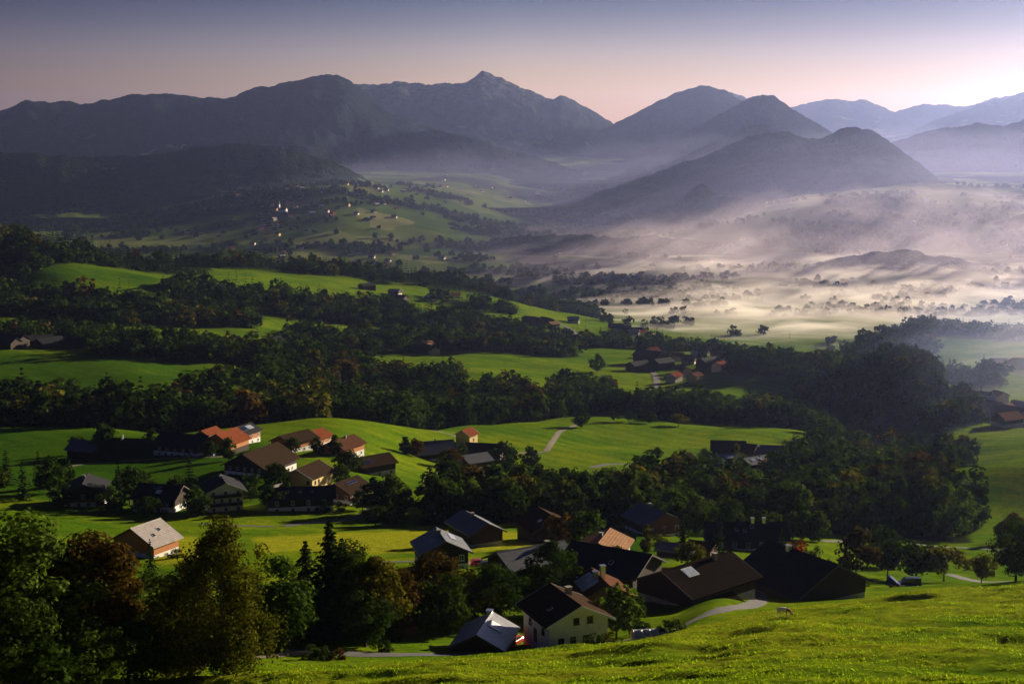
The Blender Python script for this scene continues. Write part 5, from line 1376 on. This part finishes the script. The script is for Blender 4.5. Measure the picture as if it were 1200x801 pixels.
# village church
x, y, z = spot(332, 4350)
ch = empty('church', (x, y, z), R(70)); tag(ch, 'small white church with pointed tower in the far village', 'church')
solid('nave', [prism([(-6, -3), (6, -3), (6, 8), (0, 13.5), (-6, 8)], -12, 12)], WL['white'], ch)
solid('roof', [prism([(-6.6, 7.6), (0, 13.9), (6.6, 7.6), (6.6, 8.1), (0, 14.5), (-6.6, 8.1)], -12.4, 12.4)], RF['red'], ch)
tw = solid('tower', [box(-3, 3, 12.05, 18, -3, 24)], WL['white'], ch)
solid('spire', [([(-3.3, 11.8, 24.01), (3.3, 11.8, 24.01), (3.3, 18.3, 24.01), (-3.3, 18.3, 24.01), (0, 15, 40)], [(3, 2, 1, 0), (0, 1, 4), (1, 2, 4), (2, 3, 4), (3, 0, 4)])], RF['dark'], tw)
# ------------------------------------------------------------------ roads and paths
ASPHALT = simple_mat('grey_asphalt', (0.075, 0.070, 0.068), 0.9, 0.25, 0.6, spec=0.2)
TRACK = simple_mat('gravel_track', (0.16, 0.13, 0.10), 0.95, 0.3, 0.8, spec=0.1)
def road(name, label, pts, width, mat, lift=0.09):
    """pts: (column, distance)"""
    P = [np.array(spot(px, Y)[:2]) for px, Y in pts]
    D = [0]
    for a, b in zip(P[:-1], P[1:]): D.append(D[-1] + np.hypot(*(b - a)))
    s = np.arange(0, D[-1], max(0.6, D[-1] / 400))
    xs = np.interp(s, D, [p[0] for p in P]); ys = np.interp(s, D, [p[1] for p in P])
    xs = smooth1(xs, 6); ys = smooth1(ys, 6)
    dx = np.gradient(xs); dy = np.gradient(ys); L = np.hypot(dx, dy) + 1e-9
    nx, ny = -dy / L, dx / L
    offs = np.linspace(-0.5, 0.5, 7)
    wob = 1 + 0.06 * vnoise(s / 6, s * 0, 55)
    X = xs[:, None] + nx[:, None] * offs[None, :] * width * wob[:, None]
    Yy = ys[:, None] + ny[:, None] * offs[None, :] * width * wob[:, None]
    Z = height(X, Yy) + lift - 0.05 * (np.abs(offs[None, :]) > .45)
    V = np.stack([X, Yy, Z], -1).reshape(-1, 3)
    o = mobj(name, mesh_np(name, V, grid_quads(len(s), 7), smooth=True), mat)
    tag(o, label, 'road' if name == 'road' else 'track', kind='structure')
road('road', 'narrow grey road below the foreground trees', [(300, 190), (340, 192), (400, 190), (450, 188.5), (500, 191), (545, 193), (600, 196), (640, 198.5), (700, 202), (780, 206)], 4.6, ASPHALT)
road('track', 'gravel spur leaving the lower road towards the birches', [(250, 183), (290, 182), (320, 184), (345, 189), (370, 191)], 3.0, TRACK)
road('road', 'lane climbing over the meadow edge towards the barns', [(780, 206), (800, 209), (825, 212), (850, 217), (870, 224), (885, 236), (892, 250), (880, 265)], 3.2, ASPHALT)
road('road', 'village road bending round the terrace house', [(330, 392), (350, 400), (375, 405), (400, 408), (420, 416), (434, 430), (438, 446), (433, 460), (427, 472), (420, 486)], 4.0, ASPHALT)
road('road', 'road along the upper edge of the mown meadow', [(230, 398), (280, 394), (330, 392)], 3.0, ASPHALT)
road('road', 'lane past the timber house and the slate barn', [(440, 300), (480, 300), (520, 296), (552, 294), (590, 292), (630, 290)], 3.0, ASPHALT)
road('road', 'lane crossing the sunlit slope at the right', [(960, 405), (1000, 418), (1040, 428), (1080, 424), (1120, 420), (1160, 412), (1210, 408)], 3.2, ASPHALT)
road('road', 'end of the lane behind the meadow crest at the right', [(1110, 350), (1130, 338), (1150, 322), (1165, 305), (1200, 295)], 3.0, ASPHALT)
road('track', 'farm track across the dark meadow at the left', [(60, 505), (80, 520), (105, 528), (140, 530), (180, 530), (240, 532), (280, 534)], 2.6, TRACK)
road('track', 'field track running down to the middle farm', [(496, 740), (515, 730), (530, 715), (545, 700), (560, 690), (600, 690), (640, 700)], 3.0, TRACK)
road('track', 'field track climbing the bright hill to the lone tree', [(640, 700), (648, 740), (655, 775), (666, 800), (676, 820), (684, 850)], 3.0, TRACK)
road('road', 'grey road behind the wood below the bright hill', [(690, 655), (710, 668), (730, 672), (760, 672), (800, 672)], 5.0, ASPHALT)
road('road', 'distant road bending through the fields left of the mist', [(600, 1520), (630, 1560), (655, 1600), (672, 1680), (674, 1780), (660, 1850), (640, 1880)], 7.0, ASPHALT, 0.3)
road('road', 'distant road below the red roofed hamlet', [(768, 1170), (770, 1220), (768, 1260), (762, 1300), (760, 1350)], 6.0, ASPHALT, 0.3)

# ------------------------------------------------------------------ garden tunnel
x, y, z = spot(761, 199)
g = empty('garden_tunnel', (x, y, z), R(8))
tag(g, 'small polythene garden tunnel standing on the meadow edge', 'greenhouse')
FOIL, nt, b, _ = mat_new('polythene_sheet')
nt.links.new(ramp(nt, noise(nt, 1.6, 4, 0.6, objpos(nt)), [(0.35, (0.30, 0.33, 0.42)), (0.65, (0.62, 0.62, 0.66))]), b.inputs['Base Color'])
b.inputs['Roughness'].default_value = 0.25
arc = [(0.95 * math.cos(a) , 1.45 * math.sin(a)) for a in np.linspace(0, math.pi, 15)]
V = []; Q = []
for i, xx in enumerate(np.linspace(-2.55, 2.55, 18)):
    for (a, c) in arc: V.append((xx, a, c - 0.05 + .03 * math.sin(i * 2.1)))
Q = [tuple(r) for r in grid_quads(18, 15)]
solid('sheet', [(V, Q)], FOIL, g)
for s_ in (-1, 1):
    pr = [(s_ * 2.54, a, c - .05) for a, c in arc]
    e = solid('end_wall', [(pr + [(s_ * 2.60, a, c - .05) for _, a, c in pr], [tuple(range(14, -1, -1)), tuple(range(15, 30))] + [(i, i + 1, i + 16, i + 15) for i in range(14)])], simple_mat('tan_board', (0.36, 0.27, 0.18), 0.9, 0.15, 3), g)
for i in range(5):
    xx = -2.5 + i * 1.25
    V, Q = tubes([[(xx, a * 1.03, c * 1.02 - .03, .035) for a, c in arc]], 6)
    o = mobj('hoop', mesh_np('hoop', V, Q, smooth=True), METAL, g)

# ------------------------------------------------------------------ vehicles
def paint(name, col):
    m, nt, b, _ = mat_new(name)
    n = noise(nt, 2.0, 3, 0.5, objpos(nt))
    nt.links.new(ramp(nt, n, [(0.3, tuple(c * .85 for c in col)), (0.7, tuple(c * 1.1 for c in col))]), b.inputs['Base Color'])
    b.inputs['Roughness'].default_value = 0.3; b.inputs['Coat Weight'].default_value = 0.4
    return m
RUBBER = simple_mat('black_rubber', (0.02, 0.02, 0.02), 0.9, 0.1, 5)
LAMP = glass_mat('lamp_glass', (0.6, 0.6, 0.55), 0.1)
def loft(rows):
    """rows of equal length point loops -> closed skin"""
    n = len(rows[0]); V = [p for r in rows for p in r]; Fs = []
    for i in range(len(rows) - 1):
        for k in range(n):
            a, b = i * n + k, i * n + (k + 1) % n
            Fs.append((a, b, b + n, a + n))
    Fs += [tuple(range(n - 1, -1, -1)), tuple(range(len(V) - n, len(V)))]
    return V, Fs
def car(px, Y, yaw, mat, label, van=False):
    x, y, z = spot(px, Y)
    r = empty('van' if van else 'car', (x, y, z), R(yaw)); tag(r, label, 'van' if van else 'car')
    L, Wd = (5.0, 1.9) if van else (4.3, 1.75)
    hh = 1.15 if van else 0.92
    def loop(xx, w, z0, z1):
        w /= 2; return [(xx, -w, z0 + .1), (xx, -w * .94, z0), (xx, w * .94, z0), (xx, w, z0 + .1), (xx, w, z1 - .12), (xx, w * .9, z1), (xx, -w * .9, z1), (xx, -w, z1 - .12)]
    st = [(-L / 2, .86, .42, hh - .14), (-L / 2 + .12, .95, .30, hh), (-L / 2 + .9, 1, .25, hh + .02), (0, 1, .25, hh), (L / 2 - 1.2, 1, .25, hh - .02), (L / 2 - .35, .94, .28, hh - .16), (L / 2, .80, .38, hh - .28)]
    bd = solid('body', [loft([loop(a, Wd * b_, c, d) for a, b_, c, d in st])], mat, r)
    top = 2.0 if van else 1.46
    def cab(xx, w, z0, z1):
        w /= 2; return [(xx, -w, z0), (xx, w, z0), (xx, w * .86, z1), (xx, -w * .86, z1)]
    zb = hh - .03
    front = L / 2 - (.75 if van else 1.15)
    xs = [(-L / 2 + .12, zb, zb + .02), (-L / 2 + (.25 if van else .75), zb, top - .04), (-.1, zb, top), (front - .75, zb, top - .05), (front, zb, zb + .02)]
    solid('cabin', [loft([cab(a, Wd * .93, b_, c) for a, b_, c in xs])], mat, r)
    ws = solid('windscreen', [([(front - .02, -Wd * .40, zb + .06), (front - .02, Wd * .40, zb + .06), (front - .70, Wd * .37, top - .10), (front - .70, -Wd * .37, top - .10), (front + .05, -Wd * .40, zb + .06), (front + .05, Wd * .40, zb + .06), (front - .64, Wd * .37, top - .06), (front - .64, -Wd * .37, top - .06)], box(0, 1, 0, 1, 0, 1)[1])], GLASS, r)
    for s_ in (-1, 1):
        solid('side_window', [([(-L / 2 + .8, s_ * Wd * .462, zb + .06), (front - .35, s_ * Wd * .462, zb + .06), (front - .85, s_ * Wd * .41, top - .12), (-L / 2 + .95, s_ * Wd * .41, top - .12),
                               (-L / 2 + .8, s_ * Wd * .48, zb + .06), (front - .35, s_ * Wd * .48, zb + .06), (front - .85, s_ * Wd * .43, top - .12), (-L / 2 + .95, s_ * Wd * .43, top - .12)], box(0, 1, 0, 1, 0, 1)[1])], GLASS, r)
        solid('headlight', [box(L / 2 - .16, L / 2 + .015, s_ * Wd * .30 - .16, s_ * Wd * .30 + .16, .58 if not van else .74, .72 if not van else .9)], LAMP, r)
        for xx in (-L * .30, L * .31):
            c_ = [(math.cos(a) * .32, math.sin(a) * .32) for a in np.linspace(0, 2 * math.pi, 17)[:-1]]
            ya, yb = s_ * Wd * .40, s_ * (Wd * .5 + .02)
            w_ = solid('wheel', [loft([[(xx + a, ya, .32 + c) for a, c in c_], [(xx + a, yb, .32 + c) for a, c in c_]])], RUBBER, r)
            solid('rim', [loft([[(xx + a * .6, yb, .32 + c * .6) for a, c in c_], [(xx + a * .55, yb + s_ * .02, .32 + c * .55) for a, c in c_]])], METAL, w_)
    return r
car(562, 289, 10, paint('red_paint', (0.35, 0.03, 0.02)), 'red car parked right of the timber house with brown slope')
car(573, 286, 20, paint('black_paint', (0.02, 0.02, 0.025)), 'dark car parked near the red one by the timber house')
car(603, 206, 60, paint('bright_red_paint', (0.5, 0.02, 0.02)), 'bright red car between the small barn and the white house')
car(746, 232, 65, paint('light_blue_paint', (0.25, 0.32, 0.45)), 'pale blue car in the shade between the black barn and the long barn')
car(1066, 300, 178, paint('dark_blue_paint', (0.008, 0.012, 0.03)), 'dark blue van parked under the fruit trees', True)
car(436, 424, 40, paint('silver_paint', (0.5, 0.5, 0.52)), 'silver car parked by the tree at the road bend')
car(250, 536, 85, paint('pale_paint', (0.5, 0.52, 0.6)), 'pale car on the farm track before the rusty red barn')

# trailer under a blue cover
x, y, z = spot(1046, 297)
tr = empty('farm_trailer', (x, y, z), R(-20)); tag(tr, 'farm trailer under a blue sheet left of the dark blue van', 'trailer')
solid('bed', [box(-1.5, 1.5, -.8, .8, .55, .8)], WL['timber'], tr)
solid('cover', [loft([[(xx, -.85, .82), (xx, .85, .82), (xx, .7, zz), (xx, -.7, zz)] for xx, zz in ((-1.55, 1.0), (-1.1, 2.3), (-.6, 2.5), (.2, 1.9), (1.0, 1.2), (1.6, .95))])], simple_mat('blue_sheet', (0.015, 0.03, 0.16), 0.8, 0.15, 2, spec=0.05), tr)
solid('drawbar', [box(1.5, 2.9, -.06, .06, .5, .62)], METAL, tr)
for s_ in (-1, 1):
    c_ = [(math.cos(a) * .42, math.sin(a) * .42) for a in np.linspace(0, 2 * math.pi, 15)[:-1]]
    solid('wheel', [loft([[(-.3 + a, s_ * .84, .42 + c) for a, c in c_], [(-.3 + a, s_ * 1.05, .42 + c) for a, c in c_]])], RUBBER if s_ > 0 else paint('red_wheel_paint', (0.3, 0.03, 0.02)), tr)

# ------------------------------------------------------------------ cattle
def skin_mesh(name, verts, edges, radii, mat, level=2):
    me = bpy.data.meshes.new(name); me.from_pydata(verts, edges, [])
    o = bpy.data.objects.new(name, me); COL.objects.link(o)
    sm = o.modifiers.new('skin', 'SKIN'); sm.use_smooth_shade = True
    for v, r_ in zip(me.skin_vertices[0].data, radii): v.radius = r_ if isinstance(r_, tuple) else (r_, r_)
    me.skin_vertices[0].data[0].use_root = True
    o.modifiers.new('sub', 'SUBSURF').levels = level
    dg = bpy.context.evaluated_depsgraph_get(); dg.update()
    out = bpy.data.meshes.new_from_object(o.evaluated_get(dg))
    bpy.data.objects.remove(o); out.materials.clear(); out.materials.append(mat)
    return out
def hide_mat(name, a, b_, mid):
    m, nt, b, _ = mat_new(name)
    tc = objpos(nt)
    n = noise(nt, 1.4, 2, 0.5, tc)
    sep = N(nt, 'ShaderNodeSeparateXYZ'); nt.links.new(tc, sep.inputs[0])
    ad = N(nt, 'ShaderNodeMath', operation='MULTIPLY_ADD'); ad.inputs[1].default_value = 0.5; nt.links.new(n, ad.inputs[0]); nt.links.new(sep.outputs['X'], ad.inputs[2])
    nt.links.new(ramp(nt, ad.outputs[0], [(0.0, a), (mid, a), (mid + .05, b_), (1.0, b_)]), b.inputs['Base Color'])
    b.inputs['Roughness'].default_value = 0.85
    return m
def cow_me(mat, graze):
    V = [(-.70, 0, 1.02), (-.35, 0, 1.0), (.1, 0, .98), (.55, 0, 1.02), (.85, 0, 1.12 if not graze else .98), (1.12, 0, 1.28 if not graze else .72), (1.28, 0, 1.34 if not graze else .46), (1.52, 0, 1.20 if not graze else .22),
         (-.92, 0, 1.12), (-1.02, 0, .85), (-1.03, 0, .5)]
    E = [(0, 1), (1, 2), (2, 3), (3, 4), (4, 5), (5, 6), (6, 7), (0, 8), (8, 9), (9, 10)]
    Rr = [(.30, .34), (.34, .40), (.36, .42), (.29, .36), (.20, .24), (.14, .16), (.15, .15), (.09, .10), .05, .03, .035]
    for s_ in (-1, 1):
        n = len(V)
        V += [(-.62, s_ * .22, .78), (-.55, s_ * .23, .60), (-.72, s_ * .23, .42), (-.66, s_ * .23, .06), (-.60, s_ * .23, .02)]
        E += [(0, n), (n, n + 1), (n + 1, n + 2), (n + 2, n + 3), (n + 3, n + 4)]; Rr += [(.16, .20), .11, .07, .05, .055]
        n = len(V)
        V += [(.52, s_ * .20, .70), (.54, s_ * .20, .42), (.52, s_ * .20, .06), (.56, s_ * .20, .02)]
        E += [(3, n), (n, n + 1), (n + 1, n + 2), (n + 2, n + 3)]; Rr += [(.13, .15), .07, .05, .055]
        n = len(V)
        V += [(V[6][0] - .06, s_ * .24, V[6][2] + .08)]; E += [(6, n)]; Rr += [.035]
    return skin_mesh('body', V, E, Rr, mat)
HORN = simple_mat('pale_horn', (0.55, 0.48, 0.36), 0.6, 0.1, 3)
def cow(px, Y, yaw, mat, label, graze=True, py=None):
    if py:      # stand on the top of the swell of ground there
        ys_ = np.linspace(176, 197, 60); q = [spot(px, v) for v in ys_]
        x, y, z = max(q, key=lambda t: t[2] + (t[1] - 186) * 0.335)
    else: x, y, z = spot(px, Y)
    r = empty('cow', (x, y, z), R(yaw)); tag(r, label, 'cow')
    mobj('body', cow_me(mat, graze), mat, r)
    hz_ = (1.30, .52) if graze else (1.28, 1.42)
    for s_ in (-1, 1):
        V, Q = tubes([[(hz_[0] - .04, s_ * .10, hz_[1], .03), (hz_[0] - .05, s_ * .24, hz_[1] + .10, .022), (hz_[0] - .02, s_ * .28, hz_[1] + .22, .008)]], 6)
        mobj('horn', mesh_np('horn', V, Q, smooth=True), HORN, r)
    return r
cow(917, None, -8, hide_mat('white_and_red_hide', (0.74, 0.66, 0.58), (0.20, 0.045, 0.02), 0.72), 'white cow with red brown head grazing on the near meadow', py=750)
cow(493, 520, 20, hide_mat('red_brown_hide', (0.22, 0.08, 0.03), (0.16, 0.06, 0.03), 0.5), 'red brown cow on the village meadow')
cow(498, 517, 160, hide_mat('dark_brown_hide', (0.05, 0.03, 0.02), (0.04, 0.025, 0.02), 0.5), 'dark brown cow next to the red brown one on the village meadow')

# ------------------------------------------------------------------ rough grass of the near meadow
rs_g = np.random.RandomState(8)
n = 170000
px = rs_g.uniform(60, 1240, n); Y = 112 + 150 * rs_g.rand(n) ** 1.2
x = (px - CX) / F * Y * 1.06; z = height(x, Y)
k = fbm(x / 4, Y / 2, 950, 3) + 0.35 * rs_g.rand(n) > 0.0
crest = np.interp(px, [60, 300, 540, 640, 750, 850, 1000, 1240], [172, 172, 184, 188, 192, 205, 224, 262])
k &= Y < crest + 2
x, Y, z = x[k], Y[k], z[k]; n = len(x)
h = rs_g.uniform(0.10, 0.26, n) * (1 + 0.5 * fbm(x / 9, Y / 5, 955, 2)); a = rs_g.uniform(0, 6.283, n); w = rs_g.uniform(.05, .13, n)
B = np.stack([x, Y, z - .03], -1); U = np.stack([np.cos(a), np.sin(a), 0 * a], -1) * w[:, None]
L = np.stack([rs_g.normal(0, .12, n), rs_g.normal(0, .12, n), h], -1)
V = np.stack([B - U, B + U, B + L], 1).reshape(-1, 3)
me = mesh_np('grass', V, None, np.arange(n * 3).reshape(-1, 3))
at = me.attributes.new('leafcol', 'FLOAT_COLOR', 'FACE')
c = np.array([0.100, 0.165, 0.007]) * rs_g.uniform(.7, 1.5, (n, 1)) * np.array([1.0, 1.0, 1.0]) + np.array([0.05, 0.02, 0.0]) * rs_g.rand(n, 1)
at.data.foreach_set('color', np.concatenate([c, np.ones((n, 1))], 1).astype(np.float32).ravel())
tag(mobj('grass', me, leaf_mat('backlit_grass_blades', None, True, 0.5)), 'rough tufted grass of the near sunlit meadow', 'grass', kind='stuff')
